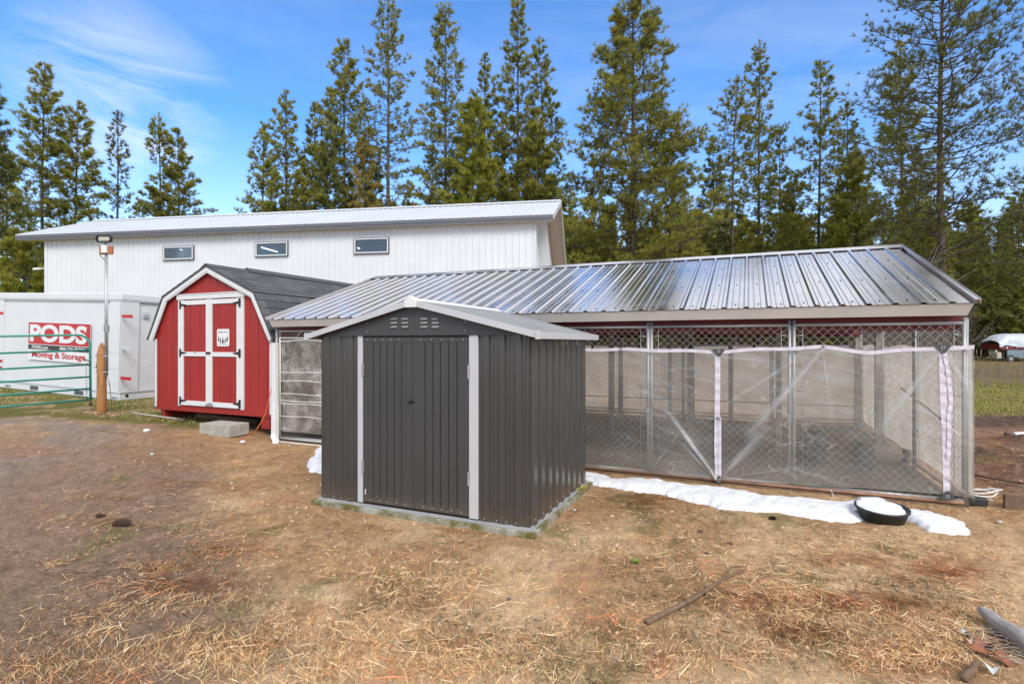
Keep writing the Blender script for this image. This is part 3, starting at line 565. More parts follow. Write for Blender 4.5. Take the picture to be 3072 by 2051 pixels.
# chain link panels
def link_mesh(w_, h_, pitch=.060, r=.0015, z0=.06):
    mb = MB(); dx = pitch * math.sqrt(2) / 1.0; k = -int(h_ / dx) - 1
    while k * dx < w_:
        x = k * dx
        for s in (1, -1):
            # line x + s... clipped to the panel
            if s > 0: a = (x, 0); b = (x + h_, h_)
            else: a = (x, h_); b = (x + h_, 0)
            t0 = max(0, (0 - a[0]) / h_); t1 = min(1, (w_ - a[0]) / h_)
            if t1 - t0 < .01: continue
            pa = (a[0] + t0 * h_, a[1] + (b[1] - a[1]) * t0); pb = (a[0] + t1 * h_, a[1] + (b[1] - a[1]) * t1)
            mb.tube([(-pa[0], -.0015 * s, z0 + pa[1]), (-pb[0], -.0015 * s, z0 + pb[1])], r, 3, cap=False)
        k += 1
    # twisted selvedge tips at the top
    return mb
def frame_mesh(w_, h_, fr=.019, cover=.015):
    mb = MB(); z0, z1 = .045, h_ - .02
    for x in (-.022, -w_ + .022): mb.tube([(x, 0, -.02), (x, 0, h_ + .025)], fr, 10); mb.tube([(x, 0, h_ + .022), (x, 0, h_ + .034)], [fr * 1.12, fr * .5], 10)
    mb.tube([(-.022, 0, z1), (-w_ + .022, 0, z1)], fr * .95, 10); mb.tube([(-.022, 0, z0 + .02), (-w_ + .022, 0, z0 + .02)], fr * .95, 10)
    for x in (-.105, -w_ + .105): mb.tube([(x, -.012, z0 + .02), (x, -.012, z1)], .0035, 5)     # tension bars
    for z in (.5, 1.1, 1.70):
        for x in (-.022, -w_ + .022): mb.tube([(x - .03 * (1 if x > -1 else -1), 0, z - .008), (x - .085 * (1 if x > -.5 else -1), -.012, z)], .007, 5)
    return mb
PWD = KL / 6
lm = link_mesh(PWD - .04, 1.74); fm = frame_mesh(PWD, 1.83)
proto = thing('chain_link_panel', None, None); proto.parent = ke
fo = fm.build('pipe_frame', M['pipe'], proto, smooth=True); wo = lm.build('wire_mesh', M['wire'], proto); wo.location.x = -.02
def panel(x, y, rz_=0, sx=1.0):
    p = proto.copy(); link(p, ke); p.location = (x, y, 0); p.rotation_euler = (0, 0, rz_); p.scale = (sx, 1, 1)
    for c in (fo, wo): q = c.copy(); link(q, p)
    return p
for k in range(1, 6): panel(-k * PWD, 0)
for k in range(6): panel(-k * PWD, KD)
for x in (0, -KL, -2 * PWD, -4 * PWD):
    for k in range(3): panel(x, KD / 3 * (k + 1) - .012, R(90) , KD / 3 / PWD)
# mid rails of the back panels
for k in range(6): MB().tube([(-k * PWD - .03, KD - .02, .40), (-(k + 1) * PWD + .03, KD - .02, .40)], .012, 8).build('mid_rail', M['pipe'], ke)
MB().tube([(.02, .5, 0.72), (.02, 2.6, 0.98)], .012, 8).build('mid_rail', M['pipe'], ke)
MB().tube([(-.03, -.016, .045), (-5.9, -.016, .045)], .019, 10).build('bottom_rail', M['rail_rust'], ke, smooth=True)
# timber sill under the front
MB().box(-KL, -.01, -.03, .05, -.06, .02).build('sill_timber', M['stick'], ke)

# plastic sheeting: a gridded, creased surface
def ridge(px, pz, a, b, wd, amp):
    ax, az_ = a; bx, bz = b; dx, dz = bx - ax, bz - az_; L2 = dx * dx + dz * dz; t = np.clip(((px - ax) * dx + (pz - az_) * dz) / L2, 0, 1)
    d = np.hypot(px - (ax + t * dx), pz - (az_ + t * dz)); ww = wd * (0.35 + t); return amp * np.exp(-(d / ww) ** 2) * (1 - t) ** .7
tops_u = [(2911, 1041), (2826, 1043.5), (2720, 1050), (2610, 1057), (2540, 1050), (2467, 1041), (2300, 1047), (2155, 1055), (1990, 1051), (1860, 1048), (1760, 1049)]
TY = -.035
tp = [KF.xz(u, v, TY) for u, v in tops_u]; tp[0] = (.045, tp[0][1]); tp.append((-5.9, 1.53)); tp = tp[::-1]
tX = np.array([p[0] for p in tp]); tZ = np.array([p[1] for p in tp])
bt = [KF.xz(u, v, TY) for u, v in ((2920, 1503), (2800, 1489), (2600, 1473), (2400, 1462), (2160, 1446), (2080, 1438), (1900, 1421), (1760, 1410))]; bt[0] = (.045, bt[0][1]); bt.append((-5.9, -.0)); bt = bt[::-1]
bX = np.array([p[0] for p in bt]); bZ = np.array([max(.015, p[1]) + .034 for p in bt])
creases = [((2822, 1052), (2628, 1310), .035, .050), ((2466, 1052), (2225, 1330), .040, .055), ((2380, 1085), (2165, 1225), .03, .03), ((2153, 1442), (1985, 1215), .04, .05), ((2156, 1440), (2310, 1270), .05, .04), ((2150, 1442), (2040, 1330), .03, .03),
           ((2832, 1055), (2910, 1180), .03, .025), ((2466, 1052), (2500, 1300), .03, .02), ((2160, 1070), (2330, 1090), .02, .02), ((2890, 1480), (2800, 1400), .03, .02), ((2240, 1425), (2420, 1400), .02, .02)]
def poly_sheet(name, x0, x1, topf, botf, mat, y0, creases=(), amp=.012, seed=0, wrap=0):
    nx = int((x1 - x0) / .012); nz = 130; X = np.linspace(x0, x1, nx); T = np.linspace(0, 1, nz); XX, TT = np.meshgrid(X, T)
    ZT = topf(XX); ZB = botf(XX); ZZ = ZB + (ZT - ZB) * TT
    YY = y0 + 0 * XX - amp * 1.5 * (fbm(XX, ZZ, 1.7, 3, seed) - .5) - amp * .6 * (fbm(XX + 3 * ZZ, ZZ, 5, 3, seed + 3) - .5)
    for a, b, wd, am in creases: YY = YY - ridge(XX, ZZ, KF.xz(*a, y0), KF.xz(*b, y0), wd * .55, am * .8)
    YY = YY - .03 * np.exp(-(ZZ - ZB) / .10) * vnoise(XX * 2.2, ZZ * 0, seed + 9)
    V = np.stack([XX, YY, ZZ], -1).reshape(-1, 3); i = np.arange(nz - 1)[:, None] * nx; j = np.arange(nx - 1)[None, :]; Fc = np.stack([i + j, i + j + 1, i + nx + j + 1, i + nx + j], -1).reshape(-1, 4)
    mk = 0 * XX  # whitening mask, paints the glare of the folds into the plastic
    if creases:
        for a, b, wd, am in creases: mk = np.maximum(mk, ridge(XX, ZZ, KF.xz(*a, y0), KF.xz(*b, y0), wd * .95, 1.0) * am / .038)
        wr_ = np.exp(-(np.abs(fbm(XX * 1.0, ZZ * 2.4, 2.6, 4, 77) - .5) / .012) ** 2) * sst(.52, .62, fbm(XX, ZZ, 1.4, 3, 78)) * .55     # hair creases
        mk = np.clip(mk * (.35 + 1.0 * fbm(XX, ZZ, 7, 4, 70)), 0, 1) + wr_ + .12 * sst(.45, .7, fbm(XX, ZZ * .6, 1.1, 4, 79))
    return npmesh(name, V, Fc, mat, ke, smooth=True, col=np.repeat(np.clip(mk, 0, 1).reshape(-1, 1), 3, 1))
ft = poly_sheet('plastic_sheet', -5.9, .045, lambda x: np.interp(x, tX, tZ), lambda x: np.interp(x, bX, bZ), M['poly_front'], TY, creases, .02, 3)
def band(name, pts, wd, mat, parent, axis='h', y=TY - .012, th=.003):
    mb = MB(); n = len(pts)
    vs = []
    for i_, (x, z) in enumerate(pts):
        ww = wd[i_] if isinstance(wd, list) else wd
        if axis == 'h': a, b = (x, z - ww / 2), (x, z + ww / 2)
        else: a, b = (x - ww / 2, z), (x + ww / 2, z)
        yy = y - .004 * math.sin(i_ * 1.9)
        vs += [(a[0], yy, a[1]), (b[0], yy, b[1]), (a[0], yy + th, a[1]), (b[0], yy + th, b[1])]
    fs = []
    for i_ in range(n - 1):
        k = i_ * 4; fs += [(k, k + 1, k + 5, k + 4), (k + 2, k + 6, k + 7, k + 3), (k, k + 4, k + 6, k + 2), (k + 1, k + 3, k + 7, k + 5)]
    fs += [(0, 2, 3, 1), ((n - 1) * 4, (n - 1) * 4 + 1, (n - 1) * 4 + 3, (n - 1) * 4 + 2)]
    return mb.add(vs, fs).build(name, mat, parent)
hb_ = [(x, float(np.interp(x, tX, tZ)) + .006 * math.sin(x * 9)) for x in np.linspace(-5.9, .045, 110)]
band('top_webbing', hb_, .038, M['band'], ft)
def vpts(lst, n=40):
    us = np.array([p[0] for p in lst]); vs_ = np.array([p[1] for p in lst]); vv = np.linspace(vs_[0], vs_[-1], n); return [KF.xz(float(np.interp(v, vs_, us)), float(v), TY) for v in vv]
band('side_webbing', vpts([(2153, 1062), (2153, 1140), (2152, 1250), (2151, 1340), (2154, 1440)]), .058, M['band'], ft, 'v')
band('side_webbing', vpts([(2160, 1250), (2160, 1340), (2160, 1440)], 20), .030, M['band'], ft, 'v', y=TY - .020)
band('side_webbing', vpts([(2826, 1055), (2828, 1140), (2830, 1210), (2835, 1300), (2838, 1400), (2839, 1480)]), .055, M['band'], ft, 'v')
band('side_webbing', vpts([(2832, 1058), (2843, 1120), (2850, 1185), (2852, 1210), (2845, 1235), (2846, 1300), (2843, 1380)]), .034, M['band'], ft, 'v', y=TY - .020)
def corner(u, v, s=1.0, flip=1):
    x, z = KF.xz(u, v, TY); mb = MB(); w_ = .075 * s; mb.prism([(x - w_, z + .028 * flip), (x + w_, z + .028 * flip), (x + .016, z - .055 * flip), (x - .008, z - .055 * flip)], TY - .026, TY - .020); o = mb.build('grommet_corner', M['grey_band'], ft)
    g = MB(); n = 16
    g.tube([(x + .014 * math.cos(t), TY - .028, z + .014 * math.sin(t)) for t in np.linspace(0, 2 * math.pi, 17)], .004, 6, cap=False); g.build('eyelet', M['pipe'], o)
corner(2156, 1054); corner(2826, 1043, 1.0); corner(2840, 1487, 1.0, -1); corner(2157, 1440, .5, -1)
def knot(u, v, y=TY - .02):
    x, z = KF.xz(u, v, y); mb = MB()
    for k in range(4):
        a = random.uniform(0, 6.28); mb.tube([(x, y, z), (x + .02 * math.cos(a), y - .015, z + .02 * math.sin(a)), (x + .03 * math.cos(a) + .012, y - .012, z + .028 * math.sin(a) + .004)], .0035, 5)
    mb.build('tie_knot', M['black_cord'], ft)
knot(1864, 1047); knot(2468, 1036); knot(2152, 1256)
x, z = KF.xz(2834, 1264, TY - .025); x2, z2 = KF.xz(2878, 1306, TY - .09)
MB().tube([(x, TY - .03, z), ((x + x2) / 2, TY - .08, (z + z2) / 2 - .005), (x2, TY - .1, z2)], .0035, 6).build('zip_tie', M['white_trim'], ft)
bk = poly_sheet('plastic_sheet', -KL, 0, lambda x: 1.56 + .02 * np.sin(x * 2), lambda x: .135 + 0 * x, M['poly_back'], KD + .03, (), .02, 13)
band('top_webbing', [(x, 1.56 + .02 * math.sin(x * 2)) for x in np.linspace(-KL, 0, 80)], .05, M['band'], bk, y=KD + .012)
band('bottom_webbing', [(x, .135) for x in np.linspace(-KL, 0, 30)], .03, M['band'], bk, y=KD + .012)
es = poly_sheet('plastic_sheet', 0, KD, lambda x: 1.57 + .02 * np.sin(x * 3), lambda x: .12 + 0 * x, M['poly_back'], 0, (), .015, 23); es.rotation_euler = (0, 0, R(90)); es.location = (.04, 0, 0)
# strip of clear plastic wrapped round the near corner post
wr = MB(); vs = []; fs = []
for i_ in range(30):
    z = .07 + i_ * (1.50 / 29); o1 = .006 * math.sin(i_ * 1.3); vs += [(.045, TY - .002, z), (.058 + o1, TY + .03, z), (.06 + o1, .16, z)]
for i_ in range(29):
    k = i_ * 3; fs += [(k, k + 1, k + 4, k + 3), (k + 1, k + 2, k + 5, k + 4)]
wr.add(vs, fs).build('plastic_sheet', M['poly_front'], ke, smooth=True)
# lacing wire along the bottom rail
lc = MB()
for k in range(40):
    x = -.05 - k * .075; lc.tube([(x, -.022, .043), (x - .012, -.026, .075), (x - .03, -.012, .092)], .0022, 4)
tag(lc.build('lacing_wire', M['wire'], ke), kind='stuff')
for u, v, u2, v2 in ((2492, 1468, 2503, 1492),):
    a = KF.xz(u, v, TY - .03); b = KF.xz(u2, v2, TY - .08); MB().tube([(a[0], TY - .03, a[1]), (b[0], TY - .08, b[1])], .003, 5).build('zip_tie', M['white_trim'], ke)
# black drip line strung under the beam, with hanging feeders
cd = [(-.9, 2.0, 1.55)]; pts = []
for k in range(60):
    t = k / 59; x = -1.0 - t * 4.4; pts.append((x, 1.2, 1.70 - .05 * abs(math.sin(t * 9.4)) - .02))
MB().tube(pts, .006, 6).build('drip_line', M['black_cord'], ke)
for x in (-1.35, -1.9, -2.7, -3.4, -4.1, -5.0):
    MB().tube([(x, 1.2, 1.68), (x, 1.2, 1.60), (x + .005, 1.2, 1.58), (x, 1.2, 1.53)], [.004, .006, .02, .014], 8).build('drip_feeder', M['black_cord'], ke)

# left end bay: crinkled foil insulation in its own panel
xL = -KL; fx0, fx1 = KF.x_of(846) + .0, -6.6
nx, nz = 90, 60; X = np.linspace(fx0 + .02, fx1, nx); T = np.linspace(.165, 1.665, nz); XX, ZZ = np.meshgrid(X, T)
YY = -.03 - .030 * (fbm(XX, ZZ, 9, 4, 5) - .5) - .020 * np.abs(fbm(XX, ZZ, 20, 3, 15) - .5) - .018 * np.abs(fbm(XX + .7 * ZZ, ZZ, 4, 3, 25) - .5)
V = np.stack([XX, YY, ZZ], -1).reshape(-1, 3); i = np.arange(nz - 1)[:, None] * nx; j = np.arange(nx - 1)[None, :]
foil = npmesh('foil_blanket', V, np.stack([i + j, i + j + 1, i + nx + j + 1, i + nx + j], -1).reshape(-1, 4), M['foil'], ke)
for v in (1116, 1142, 1181, 1202, 1210, 1248):
    z = KF.z_of(-8.6, 0, v); band('foil_seam', [(x, z + .006 * math.sin(x * 7 + v)) for x in np.linspace(fx0 + .02, fx1, 24)], .010, M['rope'], foil, y=-.078)
band('foil_hem', [(x, 1.655 + .012 * math.sin(x * 5)) for x in np.linspace(fx0 + .02, fx1, 24)], .014, M['rope'], foil, y=-.062)
MB().tube([(fx0 + .09, -.03, .16), (fx0 + .09, -.03, 1.70)], .003, 5).build('tension_bar', M['pipe'], ke)
dr = MB(); rail = [(fx0 - .0, -.04, 1.70), (fx1, -.04, 1.665)]; dr.tube(rail, .014, 8); dr.tube([(fx0, -.04, .05), (fx1, -.04, .05)], .014, 8); dr.tube([(fx0 + .0, -.04, .04), (fx0 + .0, -.04, 1.70)], .014, 8); dr.build('gate_frame', M['rope'], ke, smooth=True)
MB().tube([(fx0 - .1, -.10, .0), (fx1, -.12, -.005)], .02, 8).build('drain_pipe', M['cream'], ke)
MB().tube([(fx0 + .35, -.045, 1.70), (fx0 + .42, -.06, 1.75), (fx0 + .47, -.07, 1.79)], .004, 5).build('tie_wire', M['rope'], ke)
# downspout at the left front corner
ds = MB(); dx = KF.x_of(828, -.12) ; w2 = .040
def rect(x, y, z, wx=.045, wy=.032): return [(x - wx, y - wy, z), (x + wx, y - wy, z), (x + wx, y + wy, z), (x - wx, y + wy, z)]
secs = [rect(dx, -.14, 1.62), rect(dx, -.14, .60), rect(dx, -.14, .598, .048, .036), rect(dx, -.14, .14, .048, .036), rect(dx + .01, -.16, .08, .048, .036)]
e_ = [(dx + .10, .05, -.0), ]
vs = [p for s_ in secs for p in s_]; fs = []
end = [(dx + .03, -.22, .045), (dx + .06, -.25, -.01), (dx + .13, -.20, -.005), (dx + .12, -.16, .055)]; vs += end; n = len(secs) + 1
for a in range(n - 1):
    for k in range(4): fs.append((a * 4 + k, a * 4 + (k + 1) % 4, a * 4 + 4 + (k + 1) % 4, a * 4 + 4 + k))
fs.append((0, 1, 2, 3)); ds.add(vs, fs); ds.build('downspout', M['white_trim'], ke, bevel=.004)
# things on the kennel floor
def lathe(name, prof_, mat, parent=None, n=28, sx=1, sy=1, loc=(0, 0, 0), mi=None):
    mb = MB(); vs = []; fs = []
    for r_, z_ in prof_:
        for k in range(n): t = 2 * math.pi * k / n; vs.append((loc[0] + r_ * sx * math.cos(t), loc[1] + r_ * sy * math.sin(t), loc[2] + z_))
    for a in range(len(prof_) - 1):
        for k in range(n): fs.append((a * n + k, a * n + (k + 1) % n, (a + 1) * n + (k + 1) % n, (a + 1) * n + k))
    fs.append(tuple(range(n))); fs.append(tuple((len(prof_) - 1) * n + k for k in range(n))); mb.add(vs, fs); return mb.build(name, mat, parent, smooth=True)
def tub(u, v, lab, s=1.0, Y=None):
    p = GP(u, v); t = thing('barrel', lab, 'barrel', p); k = s
    lathe('barrel_body', [(.17 * k, 0), (.20 * k, .05 * k), (.215 * k, .2 * k), (.20 * k, .42 * k), (.17 * k, .5 * k), (.12 * k, .53 * k)], M['dark_tub'], t); lathe('rim', [(.12 * k, .53 * k), (.13 * k, .55 * k), (.10 * k, .56 * k), (.02, .56 * k)], M['plastic_black'], t)
tub(2432, 1392, 'dark blue barrel standing behind the plastic just right of the kennel middle posts', .85)
tub(2590, 1408, 'dark squat barrel behind the plastic, left of the pale sack', .62)
tub(2125, 1372, 'dark blue barrel left of the middle webbing, seen dimly through the plastic', .72)
tub(1868, 1345, 'dark barrel behind the plastic nearest the charcoal shed', .55)
tub(2240, 1340, 'small dark barrel right of the middle webbing behind the plastic', .45)
p = GP(2640, 1385); sk = MB(); bm = bmesh.new(); bmesh.ops.create_icosphere(bm, subdivisions=3, radius=.5)
for v in bm.verts: v.co = Vector((v.co.x * .46, v.co.y * .28, (v.co.z + .5) * .25 * (1 + .25 * math.sin(v.co.x * 5)))) + Vector((0, 0, 1)) * .03 * mnoise.noise(v.co * 6)
me = bpy.data.meshes.new('feed_sack'); bm.to_mesh(me); bm.free(); me.materials.append(M['sack']); o = bpy.data.objects.new('feed_sack', me); link(o); o.location = p; o.rotation_euler = (0, R(12), R(-30)); tag(o, 'pale lumpy sack lying on the kennel floor behind the plastic', 'sack')
for q in me.polygons: q.use_smooth = True
p = GP(2710, 1385); lathe('feed_bucket', [(.07, 0), (.09, .16), (.095, .165), (.08, .165), (.065, .03)], M['dark_tub'], None, loc=p); tag(bpy.data.objects['feed_bucket'], 'small dark bucket right of the pale sack in the kennel', 'bucket')

# ------------------------------------------------------------------ red gambrel shed
rs = thing('red_shed', 'red barn-style shed with gambrel shingle roof and white trimmed double doors', 'shed', (RF.o[0], RF.o[1], 0), (0, 0, -RF.a))
RW, RD = 3.05, 3.85; zb = .345
eave = (.10, 1.70); knee = (-.34, 2.49); peak = (-RW / 2, 3.01)
outl = [(eave[0], eave[1]), (knee[0], knee[1]), (peak[0], peak[1]), (-RW - knee[0], knee[1]), (-RW - eave[0], eave[1])]
def roofz(x):
    xs = [p[0] for p in outl[::-1]]; zs = [p[1] for p in outl[::-1]]; return float(np.interp(x, xs, zs))
pl = MB(); x = -RW; g_ = .005
xs_ = [-RW + .10 + .203 * k for k in range(16)]; xs_ = [-RW] + [q for q in xs_ if q < -.02] + [0]
for a, b in zip(xs_[:-1], xs_[1:]):
    a2, b2 = a + g_, b - g_; poly = [(a2, zb + .14), (b2, zb + .14)]; br_ = sorted([q[0] for q in outl if a2 < q[0] < b2], reverse=True)
    poly += [(b2, roofz(b2) - .03)] + [(q, roofz(q) - .03) for q in br_] + [(a2, roofz(a2) - .03)]
    pl.prism(poly, -.012, 0)
ins = [(0, zb), (0, roofz(0) - .05), (knee[0], knee[1] - .05), (peak[0], peak[1] - .05), (-RW - knee[0], knee[1] - .05), (-RW, roofz(-RW) - .05), (-RW, zb)]
pl.prism(ins, -.004, .05); pl.box(-RW - .008, .008, -.018, .0, zb, zb + .15)
pl.build('front_wall', M['red'], rs)
sd_ = MB()
for xx in (-RW, -.03): sd_.box(xx, xx + .03, .05, RD, zb, 1.72)
sd_.prism(ins, RD - .03, RD + .001); sd_.build('side_wall', M['red'], rs)
MB().box(-RW, 0, .05, RD, zb, zb + .05).build('floor_deck', M['shadewood'], rs)
for xx in (-RW + .11, -.28): MB().box(xx, xx + .20 if xx > -.3 else xx + .12, .02, RD - .1, .135, zb - .003).build('skid', M['red'], rs)
def trimstrip(p, q, wd, y0, y1): # board following the roof outline, hanging below line p-q
    d = Vector((q[0] - p[0], q[1] - p[1])).normalized(); nrm = Vector((d.y, -d.x)); nrm = nrm if nrm.y < 0 else -nrm
    return [(p[0], p[1]), (q[0], q[1]), (q[0] + nrm.x * wd, q[1] + nrm.y * wd), (p[0] + nrm.x * wd, p[1] + nrm.y * wd)]
# rake trim
tr = MB(); yf = -.09
def inset(pts, d):
    res = []
    n = len(pts)
    for k in range(n):
        ns = []
        for a, b in ((k - 1, k), (k, k + 1)):
            if a < 0 or b >= n: continue
            e = Vector((pts[b][0] - pts[a][0], pts[b][1] - pts[a][1])).normalized(); m = Vector((e.y, -e.x)); m = m if (m.y < 0) else -m; ns.append(m)
        m = sum(ns, Vector((0, 0))) / len(ns); m = m / (m.length ** 2); res.append((pts[k][0] + m.x * d, pts[k][1] + m.y * d))
    return res
o1 = outl; o2 = inset(outl, .085)
for k in range(4): tr.prism([o1[k], o1[k + 1], o2[k + 1], o2[k]], yf, yf + .03)
tr.prism([o2[0], o2[1], (o2[1][0], o2[1][1] - .02), (o2[0][0] - .02, o2[0][1])], yf + .03, .0)
o3 = inset(outl, .11)
for k in range(4): tr.prism([o2[k], o2[k + 1], o3[k + 1], o3[k]], yf + .008, yf + .03)
tr.build('rake_trim', M['white_trim'], rs)
sf = MB()
for k in range(4): sf.prism([inset(outl, .03)[k], inset(outl, .03)[k + 1], inset(outl, .045)[k + 1], inset(outl, .045)[k]], yf + .031, 0)
sf.build('soffit', M['white_trim'], rs)
for xx in (-RW - .02, -.04):
    MB().box(xx, xx + .06, -.024, .0, zb + .05, 1.70).build('corner_trim', M['white_trim'], rs)
    MB().box(xx if xx < -1 else .0, (xx + .022) if xx < -1 else .022, -.024, .06, zb + .05, 1.70).build('corner_trim', M['white_trim'], rs)
# doors
def rx(u): return RF.x_of(u, -.02)
dl, dr_ = rx(440 + 250 / 2.571), rx(440 + 752 / 2.571); dt = RF.z_of(rx(640), -.02, 750 + 372 / 2.571); db = RF.z_of(rx(640), -.02, 750 + 1215 / 2.571)
dmid = rx(440 + 490 / 2.571); cw = .085
ht = MB(); ht.box(dl - .03, dr_ + .04, -.05, -.012, dt + .0, dt + .085); ht.box(dl - .045, dr_ + .055, -.06, -.012, dt + .085, dt + .10); ht.build('door_head_trim', M['white_trim'], rs)
for a, b in ((dl, dl + .075), (dr_ - .075, dr_)): MB().box(a, b, -.040, -.012, db, dt).build('door_casing', M['white_trim'], rs)
def rdoor(x0, x1, name='door'):
    d = MB(); z0, z1 = db + .02, dt - .012; n_ = 3; gx_ = (x1 - x0) / 3.0
    for k in range(3): d.box(x0 + k * gx_ + (.004 if k else 0), x0 + (k + 1) * gx_ - (.004 if k < 2 else 0), -.030, -.014, z0, z1)
    d.box(x0, x1, -.022, -.013, z0, z1); o = d.build(name, M['red'], rs)
    f = MB(); t = .075; y0, y1 = -.050, -.030; zm = z0 + (z1 - z0) * .487
    f.box(x0, x0 + t, y0, y1, z0, z1); f.box(x1 - t, x1, y0, y1, z0, z1)
    for zz in (z0, zm - .04, z1 - .09): f.box(x0 + t, x1 - t, y0 + .001, y1, zz, zz + (.08 if zz != z0 else .085))
    f.build('door_trim', M['white_trim'], o); return o
rd1 = rdoor(dl + .078, dmid - .002); rd2 = rdoor(dmid + .002, dr_ - .078)
def strap(xc, z, s, par):
    h = MB(); y = -.052; h.box(xc - .018, xc + .018, y - .008, y + .01, z - .075, z + .075); h.prism([(xc, z - .028), (xc, z + .028), (xc + s * .16, z + .006), (xc + s * .16, z - .006)], y - .006, y + .002); h.build('strap_hinge', M['black_iron'], par)
for zz in (dt - .10, db + (dt - db) * .5, db + .10): strap(dl + .078, zz, 1, rd1); strap(dr_ - .078, zz, -1, rd2)
zc_ = db + (dt - db) * .50
MB().box(dmid - .07, dmid + .05, -.062, -.050, zc_ - .02, zc_ + .02).build('slide_bolt', M['black_iron'], rd1, bevel=.003)
kb = MB(); kb.tube([(dmid - .36, -.050, zc_ + .02), (dmid - .36, -.07, zc_ + .02)], .014, 10); kb.build('lock_eye', M['pipe'], rd1)
bo = MB(); bo.box(dmid - .07, dmid + .11, -.064, -.050, db + .05, db + .062); bo.box(dmid - .03, dmid + .10, -.064, -.050, db + .075, db + .088); bo.tube([(dmid - .08, -.062, db + .04), (dmid + .12, -.062, db + .04)], .008, 8); bo.build('barrel_bolt', M['pipe'], rd1)
# plaque with birds
px_, pz_ = rx(440 + 596 / 2.571), RF.z_of(rx(672), -.03, 750 + 675 / 2.571); pw = .155
pq = MB(); r_ = .03; poly = []
for cx__, cz__, a0 in ((pw - r_, pw - r_, 0), (-pw + r_, pw - r_, 90), (-pw + r_, -pw + r_, 180), (pw - r_, -pw + r_, 270)):
    for k in range(5): a = R(a0 + k * 22.5); poly.append((px_ + cx__ + r_ * math.cos(a), pz_ + cz__ + r_ * math.sin(a)))
pq.prism(poly, -.040, -.032); plq = pq.build('door_plaque', M['sign_white'], rd2)
bd = MB()
for k, (bx, s) in enumerate(((-.108, .85), (-.062, .75), (.0, 1.05), (.058, .75), (.108, .9))):
    n = 12; y = -.0415; cz = pz_ - .055 + (.02 if k in (0, 4) else -.01)
    bd.add([(px_ + bx, y, cz)] + [(px_ + bx + .021 * s * math.cos(2 * math.pi * q / n) + .006 * math.sin(2 * math.pi * q / n), y, cz + .038 * s * math.sin(2 * math.pi * q / n)) for q in range(n)], [(0, q + 1, (q + 1) % n + 1) for q in range(n)])
    hx_ = px_ + bx + random.uniform(-.01, .01); hz_ = cz + .062 * s
    bd.add([(hx_ + .010 * math.cos(2 * math.pi * q / n), y, hz_ + .011 * math.sin(2 * math.pi * q / n)) for q in range(n)], [tuple(range(n))])
    bd.add([(px_ + bx - .005, y, cz + .03 * s), (px_ + bx + .005, y, cz + .03 * s), (hx_ + .004, y, hz_), (hx_ - .004, y, hz_)], [(0, 1, 2, 3)])
bd.build('printed_birds', M['black_iron'], plq)
ln = MB()
for k in range(13):
    if k in (7, 10): continue
    xx = px_ - .12 + k * .02; ln.box(xx - .005, xx + .006, -.0415, -.040, pz_ + .085, pz_ + .085 + .026); 
ln.box(px_ - .12, px_ + .12, -.0413, -.040, pz_ - .122, pz_ - .114)
ln.build('printed_lettering', M['grey_fascia'], plq)
# shingle roof: every tab a thin tilted slab
def shingles(p, q, rows, seed):
    random.seed(seed); mb = MB(); d = Vector((q[0] - p[0], 0, q[1] - p[1])); Ls = d.length; d.normalize(); n = Vector((-d.z, 0, d.x)); n = n if n.z > 0 else -n; rh = Ls / rows
    for r in range(rows):
        base = Vector((p[0], 0, p[1])) + d * (r * rh - .01); y = yf - .015; k = 0
        while y < RD + .06:
            w_ = random.choice((.16, .22, .30, .30)); y2 = min(y + w_, RD + .06); lift = .012 + random.uniform(0, .004); ov = rh + .02
            a = base; b = base + d * ov; vs = []
            for yy in (y + .002, y2 - .002):
                vs += [Vector((a.x, yy, a.z)) + n * .002, Vector((a.x, yy, a.z)) + n * lift, Vector((b.x, yy, b.z)) + n * .003, Vector((b.x, yy, b.z)) + n * .0]
            mb.add(vs, [(0, 1, 2, 3), (4, 7, 6, 5), (0, 4, 5, 1), (1, 5, 6, 2), (2, 6, 7, 3), (3, 7, 4, 0)], random.randrange(3)); y = y2
        
    # deck
    a = Vector((p[0], 0, p[1])); b = Vector((q[0], 0, q[1])); vs = []
    for yy in (yf - .012, RD + .055): vs += [Vector((a.x, yy, a.z)) + n * .0, Vector((b.x, yy, b.z)) + n * .0, Vector((b.x, yy, b.z)) - n * .028, Vector((a.x, yy, a.z)) - n * .028]
    mb.add(vs, [(0, 1, 2, 3), (4, 7, 6, 5), (0, 4, 5, 1), (1, 5, 6, 2), (2, 6, 7, 3), (3, 7, 4, 0)], 2)
    mb.build('shingle_roof', M['shingle'], rs)
up = .012
e1 = (eave[0] + .02, eave[1] - .02); e2 = (-RW - eave[0] - .02, eave[1] - .02); k2 = (-RW - knee[0], knee[1])
def off(p, dz): return (p[0], p[1] + dz)
shingles(off(e1, .012), off((knee[0] + .015, knee[1]), .012), 6, 3); shingles(off((knee[0] + .03, knee[1] - .01), .014), off(peak, .016), 8, 4)
shingles(off(e2, .012), off((k2[0] - .015, k2[1]), .012), 6, 5); shingles(off((k2[0] - .03, k2[1] - .01), .014), off(peak, .016), 8, 6)
rv = MB(); y = .75
while y < RD + .03:
    rv.prism([(peak[0] - .15, peak[1] - .028), (peak[0], peak[1] + .055), (peak[0] + .15, peak[1] - .028), (peak[0] + .15, peak[1] - .005), (peak[0], peak[1] + .078), (peak[0] - .15, peak[1] - .005)], y, min(y + .25, RD + .06)); y += .252
rv.prism([(peak[0] - .13, peak[1] - .03), (peak[0], peak[1] + .036), (peak[0] + .13, peak[1] - .03), (peak[0] + .13, peak[1] - .018), (peak[0], peak[1] + .048), (peak[0] - .13, peak[1] - .018)], yf - .014, .748)
rv.build('ridge_shingles', M['shingle'][2], rs)
random.seed(11)
